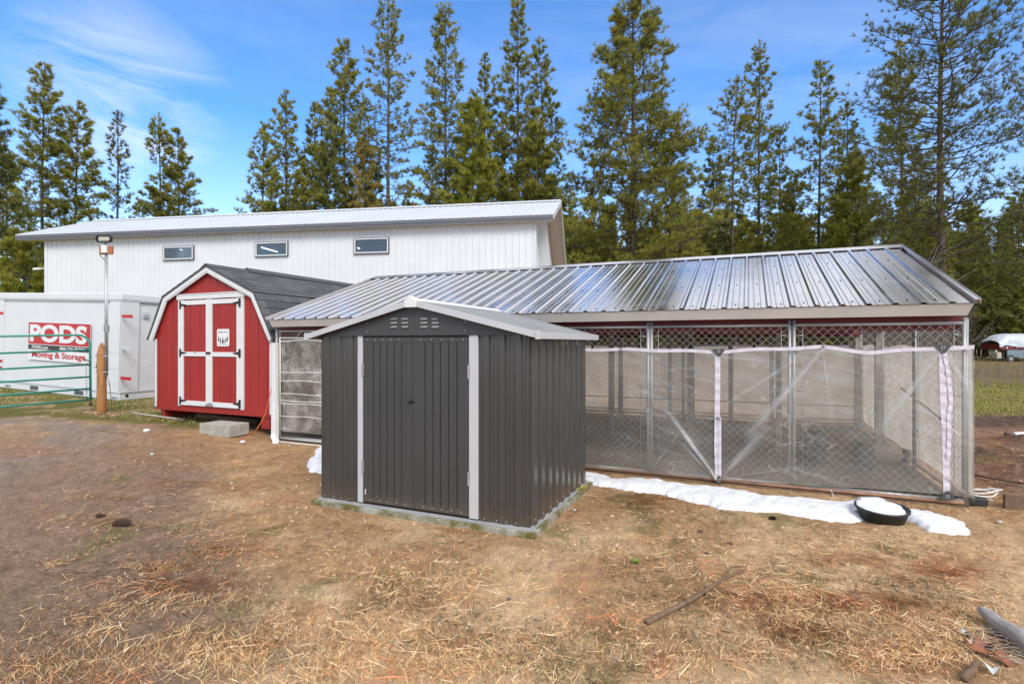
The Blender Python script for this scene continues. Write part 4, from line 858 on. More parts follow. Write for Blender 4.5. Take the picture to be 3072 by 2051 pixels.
# lumps under the shed, cord, block
def rock(name, p, s, mat, lab, cat, parent=None, seed=0, group=None, rotz=0):
    bm = bmesh.new(); bmesh.ops.create_icosphere(bm, subdivisions=3, radius=.5)
    for v in bm.verts:
        f_ = 1 + .35 * mnoise.noise(v.co * 2.2 + Vector((seed * 7.1, 0, 0))) + .15 * mnoise.noise(v.co * 6 + Vector((0, seed, 0))); v.co = Vector((v.co.x * s[0] * f_, v.co.y * s[1] * f_, v.co.z * s[2] * f_ + s[2] * .25))
    me = bpy.data.meshes.new(name); bm.to_mesh(me); bm.free(); me.materials.append(mat); o = bpy.data.objects.new(name, me); link(o, parent); o.location = p; o.rotation_euler = (0, 0, rotz)
    for q in me.polygons: q.use_smooth = True
    if lab: tag(o, lab, cat, group)
    return o
def log(name, a, b, r, mat, lab, cat, n=12, jitter=.02, group=None, taper=.8):
    a = Vector(a); b = Vector(b); pts = []; rr = []
    for k in range(14):
        t = k / 13; p = a.lerp(b, t) + Vector((random.uniform(-1, 1), random.uniform(-1, 1), random.uniform(-.5, .5))) * min(jitter, r * .28); pts.append(p); rr.append(r * (1 + (taper - 1) * t) * random.uniform(.92, 1.08))
    mb = MB(); mb.tube(pts, rr, n); o = mb.build(name, mat, None, smooth=True); return tag(o, lab, cat, group)
p = GP(560, 1280); q = GP(690, 1272)
log('log', RF.w(-2.35, .35) + (g1(*RF.w(-2.35, .35)) + .07,), RF.w(-1.0, .55) + (g1(*RF.w(-1.0, .55)) + .09,), .065, M['stick'], 'dark rotten log lying under the floor of the red shed', 'log')
log('board', RF.w(-3.55, -.15) + (g1(*RF.w(-3.55, -.15)) + .02,), RF.w(-2.45, .0) + (g1(*RF.w(-2.45, .0)) + .03,), .018, M['stone'], 'thin pale stick on the ground at the left skid of the red shed', 'stick')
rock('rock', RF.w(-2.25, -.05) + (g1(*RF.w(-2.25, -.05)),), (.12, .1, .1), M['clod'], 'brown rock under the front left of the red shed', 'rock', seed=3)
bl = MB(); bl.box(-.355, .355, -.2, .2, 0, .2); p = G(662, 1302, .07)
blo = bl.build('concrete_block', M['concrete'], None, bevel=.008); blo.location = (p.x, p.y + .12, g1(p.x, p.y) - .01); blo.rotation_euler = (0, 0, R(-23)); tag(blo, 'grey concrete block used as a step below the red shed doors', 'block')
cp_ = []
wx_, wy_ = RF.w(.12, -.15)
cordp = [(840, 990), (838, 1050), (832, 1100), (818, 1150), (806, 1200), (796, 1240), (781, 1270), (768, 1290), (757, 1303), (748, 1306), (735, 1304)]
Ys = [8.95, 8.93, 8.95, 8.98, 9.0, 9.0, 9.0, 9.0]
pts = [at(u, v, Yc) for (u, v), Yc in zip(cordp, Ys)] + [GP(757, 1303, .01), GP(748, 1306, .01), GP(735, 1304, .01)]
def smoothpts(P_, n=6):
    P_ = [Vector(p) for p in P_]; res = []
    for i_ in range(len(P_) - 1):
        p0, p1, p2, p3 = P_[max(i_ - 1, 0)], P_[i_], P_[i_ + 1], P_[min(i_ + 2, len(P_) - 1)]
        for k in range(n): t = k / n; res.append(.5 * ((2 * p1) + (p2 - p0) * t + (2 * p0 - 5 * p1 + 4 * p2 - p3) * t * t + (3 * p1 - p0 - 3 * p2 + p3) * t ** 3))
    return res + [P_[-1]]
tag(MB().tube(smoothpts(pts), .0065, 8).build('extension_cord', M['orange'], None, smooth=True), 'orange extension cord hanging between the red shed and the kennel downspout', 'cord')
pts = [at(861, 1008, 8.9), at(862, 1030, 8.88), at(856, 1045, 8.85), at(861, 1062, 8.85), at(858, 1072, 8.85)]
bc = thing('plug_cord', 'short black cord with plug hanging on the foil covered kennel bay', 'cord', pts[0])
def world_child(o, par): o.parent = par; o.matrix_parent_inverse = Matrix.Translation(par.location).inverted()
world_child(MB().tube(smoothpts(pts), .006, 8).build('cord', M['black_cord'], None, smooth=True), bc)
world_child(MB().tube([pts[-1], pts[-1] - Vector((0, 0, .03)), pts[-1] - Vector((0, 0, .05))], [.013, .013, .006], 8).build('plug', M['black_cord'], None), bc)

# ------------------------------------------------------------------ big white building
bn = thing('white_barn', 'long white metal building with low roof and three small high windows', 'building', (BF.o[0], BF.o[1], 0), (0, 0, -BF.a))
BL = 21.0; ezb = 5.83; rzb = 7.14; rbk = 3.38; so_r, so_l, fo = .60, 1.0, .30
def wallprof(x0, x1, pitch=.229, h=.024):
    p = [(x0, 0)]; x = x0 + .06
    while x + .05 < x1:
        p += [(x, 0), (x + .006, h), (x + .026, h), (x + .032, 0)]
        x += pitch
    p.append((x1, 0)); return p
wm = MB(); wx0, wx1 = -BL + so_l, -so_r
wm.sheet((0, fo, -.2), (1, 0, 0), (0, 0, ezb + .2 - .1), (0, -1, 0), wallprof(wx0, wx1), .01)
wm.build('front_wall', M['white_steel'], bn)
bsl = .65; bd_ = 5.6; zbk = rzb - bsl * bd_
for xx, s1 in ((wx1, 1), (wx0, -1)):
    gm = MB(); e = .02
    poly = [(fo, -.2), (fo, ezb + .02), (rbk, rzb - .10), (rbk + bd_ - .3, zbk + .3 * bsl - .1), (rbk + bd_ - .3, -.2)]
    gm.prism(poly, xx - .02 * s1, xx, axis='x'); 
    y = fo + .3
    while y < rbk + bd_ - .4:
        zt = ezb + (y - fo) * (rzb - ezb) / (rbk - fo) - .12 if y < rbk else rzb - (y - rbk) * bsl - .12
        gm.box(min(xx, xx + s1 * .014), max(xx, xx + s1 * .014), y, y + .03, -.2, zt); y += .3
    gm.build('gable_wall', M['white_steel'], bn)
for sgn in (1, -1):
    rm = MB(); ed = Vector((0, rbk, rzb - ezb)) if sgn > 0 else Vector((0, -bd_, rzb - zbk)); o_ = Vector((-BL, 0, ezb)) if sgn > 0 else Vector((-BL, rbk + bd_, zbk)); en = Vector((0, -ed.z, ed.y)).normalized() * (1 if sgn > 0 else -1)
    rm.sheet(o_, (1, 0, 0), ed, en, wallprof(0, BL, .229, .02), .02); rm.build('roof_sheet', M['white_roof'], bn)
# ribbed soffit under the gable overhang
for xx0, xx1 in ((-so_r, -.01), (-BL + .01, -BL + so_l)):
    sm = MB(); pr = wallprof(0, xx1 - xx0, .19, .012)
    for o_, ed in ((Vector((xx0, .05, ezb - .05)), Vector((0, rbk - .05, rzb - ezb))), (Vector((xx0, rbk + bd_ - .1, zbk - .05 + .1 * bsl)), Vector((0, -bd_ + .1, rzb - zbk - .1 * bsl)))):
        sm.sheet(o_, (1, 0, 0), ed, (0, 0, -1), pr, .005)
    sm.build('soffit', M['cream'], bn)
sm = MB(); sm.box(-BL + .01, -.01, .03, fo, ezb - .175, ezb - .165); sm.build('soffit', M['white_steel'], bn)
fs_ = MB(); fs_.box(-BL, 0, -.03, .0, ezb - .12, ezb - .012); fs_.box(-BL, 0, -.012, .03, ezb - .20, ezb - .12); fs_.build('eave_fascia', M['grey_fascia'], bn)
for xx in (0.0, -BL - .03):
    rk = MB()
    for a, b in (((0, ezb), (rbk, rzb)), ((rbk, rzb), (rbk + bd_, zbk))):
        d = Vector((0, b[0] - a[0], b[1] - a[1])); n = Vector((0, -d.z, d.y)).normalized(); vs = []
        for x_ in (xx, xx + .03):
            A = Vector((x_, a[0], a[1])); B = Vector((x_, b[0], b[1])); vs += [A + n * .03, B + n * .03, B - n * .15, A - n * .15]
        rk.add(vs, [(0, 1, 2, 3), (4, 7, 6, 5), (0, 4, 5, 1), (1, 5, 6, 2), (2, 6, 7, 3), (3, 7, 4, 0)])
    rk.build('rake_trim', M['white_steel'], bn)
rc = MB(); rc.prism([(rbk - .2, rzb - .05), (rbk, rzb + .045), (rbk + .2, rzb - .09), (rbk + .2, rzb - .07), (rbk, rzb + .065), (rbk - .2, rzb - .03)], -BL, 0, axis='x'); rc.build('ridge_cap', M['white_roof'], bn)
MB().box(wx0 - .01, wx0 + .12, fo - .03, fo + .0, -.2, ezb - .18).build('corner_trim', M['white_steel'], bn); MB().box(wx1 - .02, wx1 + .02, fo - .03, fo + .10, -.2, ezb - .1).build('corner_trim', M['white_steel'], bn)
def bwin(u0, u1, v0, v1, dark, tube):
    y = fo - .02; x0, x1 = BF.x_of(u0, y), BF.x_of(u1, y); xm_ = (x0 + x1) / 2; z1_, z0_ = BF.z_of(xm_, y, v0), BF.z_of(xm_, y, v1)
    f = MB(); t = .028
    for a in ((x0, x1, z0_, z0_ + t), (x0, x1, z1_ - t, z1_), (x0, x0 + t, z0_ + t, z1_ - t), (x1 - t, x1, z0_ + t, z1_ - t)): f.box(a[0], a[1], y - .05, y + .01, a[2], a[3])
    w_ = f.build('window', M['grey_fascia'], bn)
    f = MB(); a_ = t; t2 = t + .035
    for a in ((x0 + a_, x1 - a_, z0_ + a_, z0_ + t2), (x0 + a_, x1 - a_, z1_ - t2, z1_ - a_), (x0 + a_, x0 + t2, z0_ + t2, z1_ - t2), (x1 - t2, x1 - a_, z0_ + t2, z1_ - t2)): f.box(a[0], a[1], y - .055, y + .01, a[2], a[3])
    f.build('frame', M['white_trim'], w_)
    MB().box(x0 + t, x1 - t, y - .010, y - .006, z0_ + t, z1_ - t).build('interior', M['room_dark'] if dark else M['room'], w_)
    MB().box(x0 + t2, x1 - t2, y - .036, y - .032, z0_ + t2, z1_ - t2).build('pane', M['glass'], w_)
    if tube: MB().beam((x0 + (x1 - x0) * tube[0], y - .018, z0_ + (z1_ - z0_) * tube[1]), (x0 + (x1 - x0) * tube[2], y - .018, z0_ + (z1_ - z0_) * tube[3]), .012, .035).build('ceiling_light', M['tube_lit'], w_)
bwin(490.5, 583, 738, 780.5, True, (.55, .75, .62, .70)); bwin(767, 865.5, 725, 770, False, (.18, .64, .68, .30)); bwin(1062.5, 1168, 713, 761.5, False, (.1, .40, .17, .34))
# screws along the top of the wall, cameras at the left corner
sc = MB(); x = wx0 + .2
while x < wx1: screw(sc, (x, fo, ezb - .52), r=.014); x += .229
tag(sc.build('wall_screws', M['grey_fascia'], bn), kind='stuff')
for zz, l in ((4.55, .25), (3.55, .32)):
    c_ = MB(); c_.tube([(wx0, fo - .05, zz), (wx0 - .12, fo - .12, zz - .02)], .02, 6); c_.tube([(wx0 - .10, fo - .12, zz - .02), (wx0 - .10 - l, fo - .16, zz - .04)], .05, 10); c_.build('security_camera', M['white_trim'], bn)

# ------------------------------------------------------------------ storage container
CFR = Fr((-8.93, 12.24), 21.35)
co = thing('storage_container', 'white portable storage container with red sign, behind the green gate', 'container', (-8.93, 12.24, .31), (0, R(2.1), -CFR.a))
CL, CD, CH = 4.88, 2.44, 2.44
bx = MB(); bx.box(-CL + .03, -.03, .02, CD - .02, .17, CH - .14); bx.build('side_panel', M['white_steel'], co)
MB().box(-CL - .02, .02, -.02, CD + .02, CH - .155, CH).build('roof_cap', M['white_steel'], co, bevel=.02)
b_ = MB(); b_.box(-CL, 0, -.005, CD, .0, .165); bo_ = b_.build('base_rail', M['white_steel'], co, bevel=.01)
for xx in (cx0 := CFR.x_of(238, 0), CFR.x_of(104, 0)):
    pk = MB(); pk.box(xx - .17, xx + .17, -.012, -.004, .035, .135); pk.build('fork_pocket', M['steel_dark'], bo_)
    pk = MB(); pk.box(xx - .19, xx + .19, -.014, -.004, .135, .15); pk.box(xx - .19, xx - .17, -.014, -.004, .02, .135); pk.box(xx + .17, xx + .19, -.014, -.004, .02, .135); pk.build('pocket_rim', M['white_steel'], bo_)
for xx, yy in ((-.37, -.012), (-CL, -.012)):
    MB().box(xx, xx + .37, yy, yy + .03, .165, CH - .155).build('corner_post', M['white_steel'], co)
MB().box(-.02, .012, -.012, .40, .165, CH - .155).build('corner_post', M['white_steel'], co)
st = MB(); st.box(-CL, 0, -.022, -.010, CH - .175, CH - .155); st.box(0, .022, 0, CD, CH - .175, CH - .155); st.box(-CL, 0, -.022, -.005, .165, .20); st.box(.0, .02, 0, CD, .165, .20); st.build('edge_rail', M['white_roof'], co)
rv = MB()
for k in range(60):
    for zz in (CH - .19, .215): rv.tube([(-.05 - k * .081, -.012, zz), (-.05 - k * .081, -.020, zz)], [.011, .006], 6)
for zz in np.arange(.35, CH - .2, .27):
    for xx in (-.35, -.03): rv.tube([(xx, -.012, zz), (xx, -.020, zz)], [.013, .007], 6)
tag(rv.build('rivets', M['white_steel'], co), kind='stuff')
def cxz(u, v, y=-.02):
    # pixel to container plane including its tilt
    x = CFR.x_of(u, y); z = CFR.z_of(x, y, v) - .31; return x / math.cos(R(2.1)), z + math.tan(R(2.1)) * x
def cbox(name, u0, u1, v0, v1, mat, parent=co, th=.004, y=-.016):
    x0, _ = cxz(u0, v0); x1, z1_ = cxz(u1, v0); _, z0_ = cxz(u1, v1); zz1 = cxz((u0 + u1) / 2, v0)[1]; zz0 = cxz((u0 + u1) / 2, v1)[1]
    return MB().box(x0, x1, y - th, y, zz0, zz1).build(name, mat, parent)
for v0, v1 in ((944, 953.5), (1130, 1140)): cbox('red_reflector', 359.5, 391.5, v0, v1, M['sign_red'])
for v0, v1 in ((935, 943), (1078, 1086), (1098, 1104)): cbox('red_reflector', -8, 4.5, v0, v1, M['sign_red'])
cbox('grey_reflector', 360, 392, 1037, 1047, M['grey_fascia'].copy() if False else M['white_roof'])
vt = MB(); vt.tube([(.004, .16, .10), (.016, .16, .10)], .035, 14); vt.build('lifting_hole', M['black_iron'], co)
lv = MB()
for k in range(3): lv.box(.002, .03, .48, .62, CH - .42 - k * .05, CH - .40 - k * .05)
lv.build('side_vent', M['white_roof'], co)
# the sign board with lettering
xa, za = cxz(81.6, 965.7); xb, zb_ = cxz(267, 971.5); _, zc0 = cxz(81.6, 1077.6); _, zc1 = cxz(267, 1091)
x0, x1 = xa, xb; z1_ = (za + zb_) / 2; z0_ = (zc0 + zc1) / 2; hh = z1_ - z0_
sg = MB().box(x0, x1, -.018, -.010, z0_, z1_).build('sign_board', M['sign_white'], co)
zr0 = z1_ - hh * .575; zk0 = zr0 - hh * .145
MB().box(x0 + .006, x1 - .006, -.022, -.018, zr0, z1_ - .006).build('red_field', M['sign_red'], sg); MB().box(x0 + .006, x1 - .006, -.022, -.018, zk0, zr0 - .018).build('black_strip', M['sign_black'], sg)
def text(s, xl, xr, zb__, zt__, mat, parent, bold=.02, y=-.024, name='lettering'):
    cu = bpy.data.curves.new('t', 'FONT'); cu.body = s; cu.extrude = .004; cu.offset = bold; cu.size = 1; to = bpy.data.objects.new('t', cu); C.collection.objects.link(to)
    dg = bpy.context.evaluated_depsgraph_get(); me = bpy.data.meshes.new_from_object(to.evaluated_get(dg)); bpy.data.objects.remove(to); me.name = name
    vs = np.zeros(len(me.vertices) * 3, dtype=np.float32); me.vertices.foreach_get('co', vs); vs = vs.reshape(-1, 3); mn = vs.min(0); mxv = vs.max(0)
    q = np.zeros_like(vs); q[:, 0] = xl + (vs[:, 0] - mn[0]) / (mxv[0] - mn[0]) * (xr - xl); q[:, 2] = zb__ + (vs[:, 1] - mn[1]) / (mxv[1] - mn[1]) * (zt__ - zb__); q[:, 1] = y - np.where(vs[:, 2] > 0, .003, 0)
    me.vertices.foreach_set('co', q.ravel()); me.materials.clear(); me.materials.append(mat); me.update(); o = bpy.data.objects.new(name, me); return link(o, parent)
wd = x1 - x0
text('PODS', x0 + wd * .03, x1 - wd * .05, zr0 + hh * .055, z1_ - hh * .055, M['sign_white'], sg, .04)
rg = MB(); rg.tube([(x1 - wd * .035, -.024, z1_ - hh * .09), (x1 - wd * .035, -.027, z1_ - hh * .09)], .011, 10); rg.build('registered_dot', M['sign_white'], sg)
text('PODS.com', x0 + wd * .07, x0 + wd * .34, zk0 + hh * .02, zr0 - .018 - hh * .02, M['sign_white'], sg, .02)
text('800-776-PODS', x0 + wd * .53, x0 + wd * .93, zk0 + hh * .025, zr0 - .018 - hh * .025, M['sign_white'], sg, .02)
text('Moving & Storage', x0 + wd * .07, x0 + wd * .93, z0_ + hh * .035, zk0 - hh * .045, M['sign_red'], sg, .012)
for (u, v, w_) in ((22, 1157, 16), (342, 1193, 18)):
    xx, zz = cxz(u, v); text('14285 B', xx - .11, xx + .11, zz - .025, zz + .025, M['grey_fascia'], co, .0, y=-.014, name='small_number')

# ------------------------------------------------------------------ green gate, post, light mast, wires
gp = [at(270, 1030, 10.6), at(0, 1030, 9.63)]; gd = (gp[1] - gp[0]); gd.z = 0; gd.normalize(); g0 = Vector((gp[0].x, gp[0].y, 0)); GLn = 3.6
ga_ = thing('farm_gate', 'green tubular farm gate with six bars, chained to the wooden post', 'gate', (g0.x, g0.y, 0), (0, 0, math.atan2(-gd.y, -gd.x)))
def gu(u):
    k = (u - CX) / F; t = (k * g0.y - g0.x) / (gd.x - k * gd.y); return t
zs = []
for (ua, va), (ub, vb) in (((0, 1007.5), (240, 1004)), ((0, 1059), (266, 1050)), ((0, 1107), (268, 1093)), ((0, 1146), (269, 1130)), ((0, 1186), (270, 1165)), ((0, 1220.5), (271, 1198))):
    ta, tb = gu(ua), gu(ub); Ya, Yb = g0.y + gd.y * ta, g0.y + gd.y * tb; za, zb2 = H + (VH - va) / F * Ya, H + (VH - vb) / F * Yb; zs.append(((ta, za), (tb, zb2)))
rr = .021
def gpt(t, z): return (-t, 0, z)
(t_a, z_a), (t_b, z_b) = zs[0]; sl_ = (z_a - z_b) / (t_a - t_b)
arc = [gpt(GLn, z_b + sl_ * GLn)] + [gpt(.20, z_b + sl_ * .2)] + [gpt(.20 - .2 * math.sin(R(a)) , z_b - .2 + .2 * math.cos(R(a))) for a in (20, 40, 60, 80, 90)] + [gpt(-.01, .42)]
MB().tube(arc, rr, 10).build('outer_tube', M['gate_green'], ga_, smooth=True)
for k in range(1, 6):
    (ta, za), (tb, zb2) = zs[k]; s_ = (za - zb2) / (ta - tb); MB().tube([gpt(0, zb2), gpt(GLn, zb2 + s_ * GLn)], rr * .92, 10).build('bar', M['gate_green'], ga_, smooth=True)
MB().tube([gpt(-.01, .50), gpt(-.01, .385)], rr * 1.05, 10).build('rusty_end', M['rust'], ga_, smooth=True)
ch = MB()
def chain(mb, pts, lk=.035, r=.004):
    P_ = smoothpts(pts, 10); acc = 0; k = 0; last = P_[0]
    for p in P_[1:]:
        acc += (p - last).length
        if acc >= lk * .8:
            d = (p - last).normalized() if (p - last).length > 0 else Vector((0, 0, -1)); acc = 0; k += 1
            a = Vector((1, 0, 0)) if k % 2 else Vector((0, 1, 0)); a = (a - d * a.dot(d)).normalized(); ring = [p + d * lk * .5 * math.cos(t) + a * lk * .28 * math.sin(t) for t in np.linspace(0, 2 * math.pi, 9)]; mb.tube(ring, r, 5, cap=False)
        last = p
ch = MB(); c0 = at(262, 1085, 10.53); chain(ch, [c0, at(259, 1100, 10.5), at(260, 1180, 10.5)]); 
for k in range(3): chain(ch, [c0 + Vector((-.05, 0, .02)), c0 + Vector((-.02, -.03, .06 - k * .02)), c0 + Vector((.05, 0, -.01 + k * .02))])
chn = thing('hanging_chain', 'steel chain hanging from the end of the green gate', 'chain', c0); world_child(ch.build('chain_links', M['steel_dark'], None), chn)
hk = MB(); p = at(259, 1188, 10.5); hk.tube([p, p + Vector((.02, 0, -.05)), p + Vector((-.01, 0, -.07))], .009, 6); world_child(hk.build('hook', M['black_iron'], None), chn)
ch2 = MB(); a = at(278, 1102, 10.55); b = at(298, 1094, 10.3); chain(ch2, [a, (a + b) / 2 + Vector((0, 0, -.02)), b])
for k in range(4): chain(ch2, [at(288, 1088 + k * 4, 10.22), at(292, 1092 + k * 4, 10.2), at(298, 1086 + k * 5, 10.2)], .04)
tag(ch2.build('latch_chain', M['steel_dark'], None), 'bunched latch chain tying the green gate to the wooden post', 'chain')
pb = GP(305, 1241); pyy = pb.y; ptop = H + (VH - 1027) / F * pyy; rp_ = .077
wp = thing('wooden_post', 'pointed orange brown timber post beside the green gate', 'post', pb)
prf = [(rp_ * 1.06, -.2), (rp_ * 1.04, .2), (rp_, .6), (rp_, ptop - pb.z - .26), (rp_ * .98, ptop - pb.z - .22), (rp_ * .62, ptop - pb.z - .08), (rp_ * .25, ptop - pb.z - .015), (.004, ptop - pb.z)]
lathe('post_body', prf, M['post_wood'], wp, 20)
for v in (1063, 1109, 1156, 1198): 
    z = H + (VH - v) / F * pyy - pb.z; MB().tube([(rp_ * 1.03 * math.cos(t), rp_ * 1.03 * math.sin(t), z + .004 * math.sin(t * 2)) for t in np.linspace(0, 2 * math.pi, 25)], .0028, 4, cap=False).build('wire_wrap', M['steel_dark'], wp)
mx_ = at(318, 1030, 10.24)
lm_ = thing('light_mast', 'slim steel mast with floodlight, strapped to the wooden post', 'light', (mx_.x, mx_.y, 0))
def lz(v): return H + (VH - v) / F * mx_.y
MB().tube([(0, 0, lz(1130)), (0, 0, lz(755))], .024, 12).build('pole', M['pipe'], lm_, smooth=True)
MB().tube([(.034, 0, lz(1125)), (.034, 0, lz(985)), (.030, .0, lz(960)), (.028, 0, lz(765))], .010, 8).build('conduit', M['pipe'], lm_, smooth=True)
MB().box(-.035, .045, -.02, .03, lz(995), lz(975)).build('pipe_coupler', M['pipe'], lm_, bevel=.004)
for v in (1068, 1116):
    k = MB(); z = lz(v); k.box(-.17, .04, -.032, -.026, z - .016, z + .016); k.tube([(-.13, -.03, z), (-.13, -.05, z)], .016, 6); k.tube([(-.16, -.03, z + .005), (-.16, -.045, z + .005)], .012, 6); k.tube([(0.04, 0, z), (.02, -.03, z), (-.02, -.034, z)], .012, 6); k.build('strap_clamp', M['pipe'], lm_)
MB().box(-.125, .125, -.012, .03, lz(763), lz(738)).build('mounting_block', M['brick_box'], lm_, bevel=.004)
MB().box(-.055, .05, -.06, -.012, lz(760), lz(737)).build('junction_box', M['white_trim'], lm_, bevel=.008)
MB().tube(smoothpts([(-.04, -.04, lz(760)), (-.09, -.03, lz(768)), (-.04, -.02, lz(775)), (.0, -.025, lz(782))]), .007, 6).build('cable', M['black_cord'], lm_)
fl = MB(); zc1_, hw_, hh_ = lz(718), .148, .072
def rrect(hw, hh, r, y): 
    res = []
    for cx__, cz__, a0 in ((hw - r, hh - r, 0), (-hw + r, hh - r, 90), (-hw + r, -hh + r, 180), (hw - r, -hh + r, 270)):
        for k in range(6): a = R(a0 + k * 18); res.append((cx__ + r * math.cos(a), y, zc1_ + cz__ + r * math.sin(a)))
    return res
o1_ = rrect(hw_, hh_, .06, -.07); i1_ = rrect(hw_ - .022, hh_ - .020, .045, -.07); o2_ = rrect(hw_, hh_, .06, -.03); i2_ = rrect(hw_ - .022, hh_ - .020, .045, -.03); n = len(o1_); fs = []
for k in range(n):
    k2_ = (k + 1) % n; fs += [(k, k2_, n + k2_, n + k), (k, 2 * n + k, 2 * n + k2_, k2_), (n + k, n + k2_, 3 * n + k2_, 3 * n + k), (2 * n + k, 3 * n + k, 3 * n + k2_, 2 * n + k2_)]
fl.add(o1_ + i1_ + o2_ + i2_, fs); flo = fl.build('floodlight_rim', M['black_iron'], lm_)
MB().box(-.102, .102, -.060, -.034, zc1_ - .034, zc1_ + .034).build('floodlight_lens', M['lamp_glass'], flo, bevel=.006)
MB().box(-.08, .08, -.028, .02, zc1_ - .03, zc1_ + .03).build('floodlight_body', M['black_iron'], flo, bevel=.01)
MB().tube([(0, -.01, lz(738)), (0, -.01, lz(727))], .014, 8).build('bracket', M['steel_dark'], lm_)
MB().tube(smoothpts([(.02, 0, lz(1128)), (.07, -.02, lz(1145)), (.10, -.02, lz(1175)), (.11, 0, lz(1230))]), .006, 6).build('cable', M['rust'], lm_)
# wood shavings heaped round the post foot
vs, fc, cl = [], [], []
for k in range(210):
    a = random.uniform(0, 6.28); d = abs(random.gauss(0, .22)); x = pb.x + d * math.cos(a) * 1.5; y = pb.y - .05 + d * math.sin(a) * .8; z = g1(x, y) + .01 + .03 * math.exp(-d * 6); l = random.uniform(.03, .11); b_a = random.uniform(0, 3.14); w_ = random.uniform(.006, .014); i0 = len(vs)
    dx_, dy_ = math.cos(b_a) * l, math.sin(b_a) * l; vs += [(x - dy_ / l * w_, y + dx_ / l * w_, z), (x + dy_ / l * w_, y - dx_ / l * w_, z), (x + dx_, y + dy_, z + random.uniform(-.004, .012)), (x + dx_ * .9 - .004, y + dy_ * .9, z)]; fc.append((i0, i0 + 1, i0 + 2, i0 + 3))
chips = npmesh('wood_shavings', vs, fc, pm('shavings', (0.62, 0.40, 0.24), .8, 0, .2, 30)); tag(chips, 'pale wood shavings scattered round the foot of the timber post', 'shavings', kind='stuff')
# fence wires running from the post to the red shed
e_ = at(469, 1055, 10.6)
for k, (va, vb, lab) in enumerate(((1059, 1054.5, 'top'), (1105, 1095, 'second'), (1151, 1138, 'third'), (1196, 1178, 'lowest'))):
    a = at(318, va, 10.3); b = at(467, vb, 10.55); mid = (a + b) / 2 - Vector((0, 0, .02 + .01 * k)); tag(MB().tube(smoothpts([a, mid, b]), .0032, 4, cap=False).build('fence_wire', M['wire'], None), '%s fence wire running from the timber post to the red shed' % lab, 'wire', 'fence wires in front of the container')

# ------------------------------------------------------------------ pines
S_ = 1.3078
def tubes_np(paths, radii, n=5):
    V = []; Fc = []; b = 0
    for P_, rr in zip(paths, radii):
        P_ = np.asarray(P_, float); m = len(P_); d = np.gradient(P_, axis=0); d /= np.linalg.norm(d, axis=1)[:, None] + 1e-9
        ref = np.array([0, 0, 1.0]) if abs(d[0, 2]) < .9 else np.array([1.0, 0, 0]); a = np.cross(d, ref); a /= np.linalg.norm(a, axis=1)[:, None] + 1e-9; c = np.cross(d, a)
        t = np.arange(n) * 2 * math.pi / n; ring = P_[:, None] + (a[:, None] * np.cos(t)[None, :, None] + c[:, None] * np.sin(t)[None, :, None]) * np.asarray(rr)[:, None, None]
        V.append(ring.reshape(-1, 3)); i = np.arange(m - 1)[:, None] * n + b; k = np.arange(n)[None]; k2 = (k + 1) % n; Fc.append(np.stack([i + k, i + k2, i + n + k2, i + n + k], -1).reshape(-1, 4)); b += m * n
    return np.concatenate(V), np.concatenate(Fc)
def tufts_np(Cn, Dn, size, K, wd, rg, up=.25):
    T = len(Cn); d = rg.normal(size=(T, K, 3)); d /= np.linalg.norm(d, axis=2)[..., None]; d = d + Dn[:, None] * 1.1 + np.array([0, 0, up]); d /= np.linalg.norm(d, axis=2)[..., None]
    L_ = (size * rg.uniform(.6, 1.25, (T, K)))[..., None] * rg.uniform(.7, 1.2, (T, 1, 1)); base = Cn[:, None] - d * L_ * .12; s = np.cross(d, rg.normal(size=(T, K, 3))); s /= np.linalg.norm(s, axis=2)[..., None] + 1e-9; s *= wd
    V = np.stack([base - s * .5, base + d * L_ * .55 - s, base + d * L_, base + d * L_ * .5 + s], 2).reshape(-1, 3); Fc = np.arange(T * K * 4).reshape(-1, 4); return V, Fc
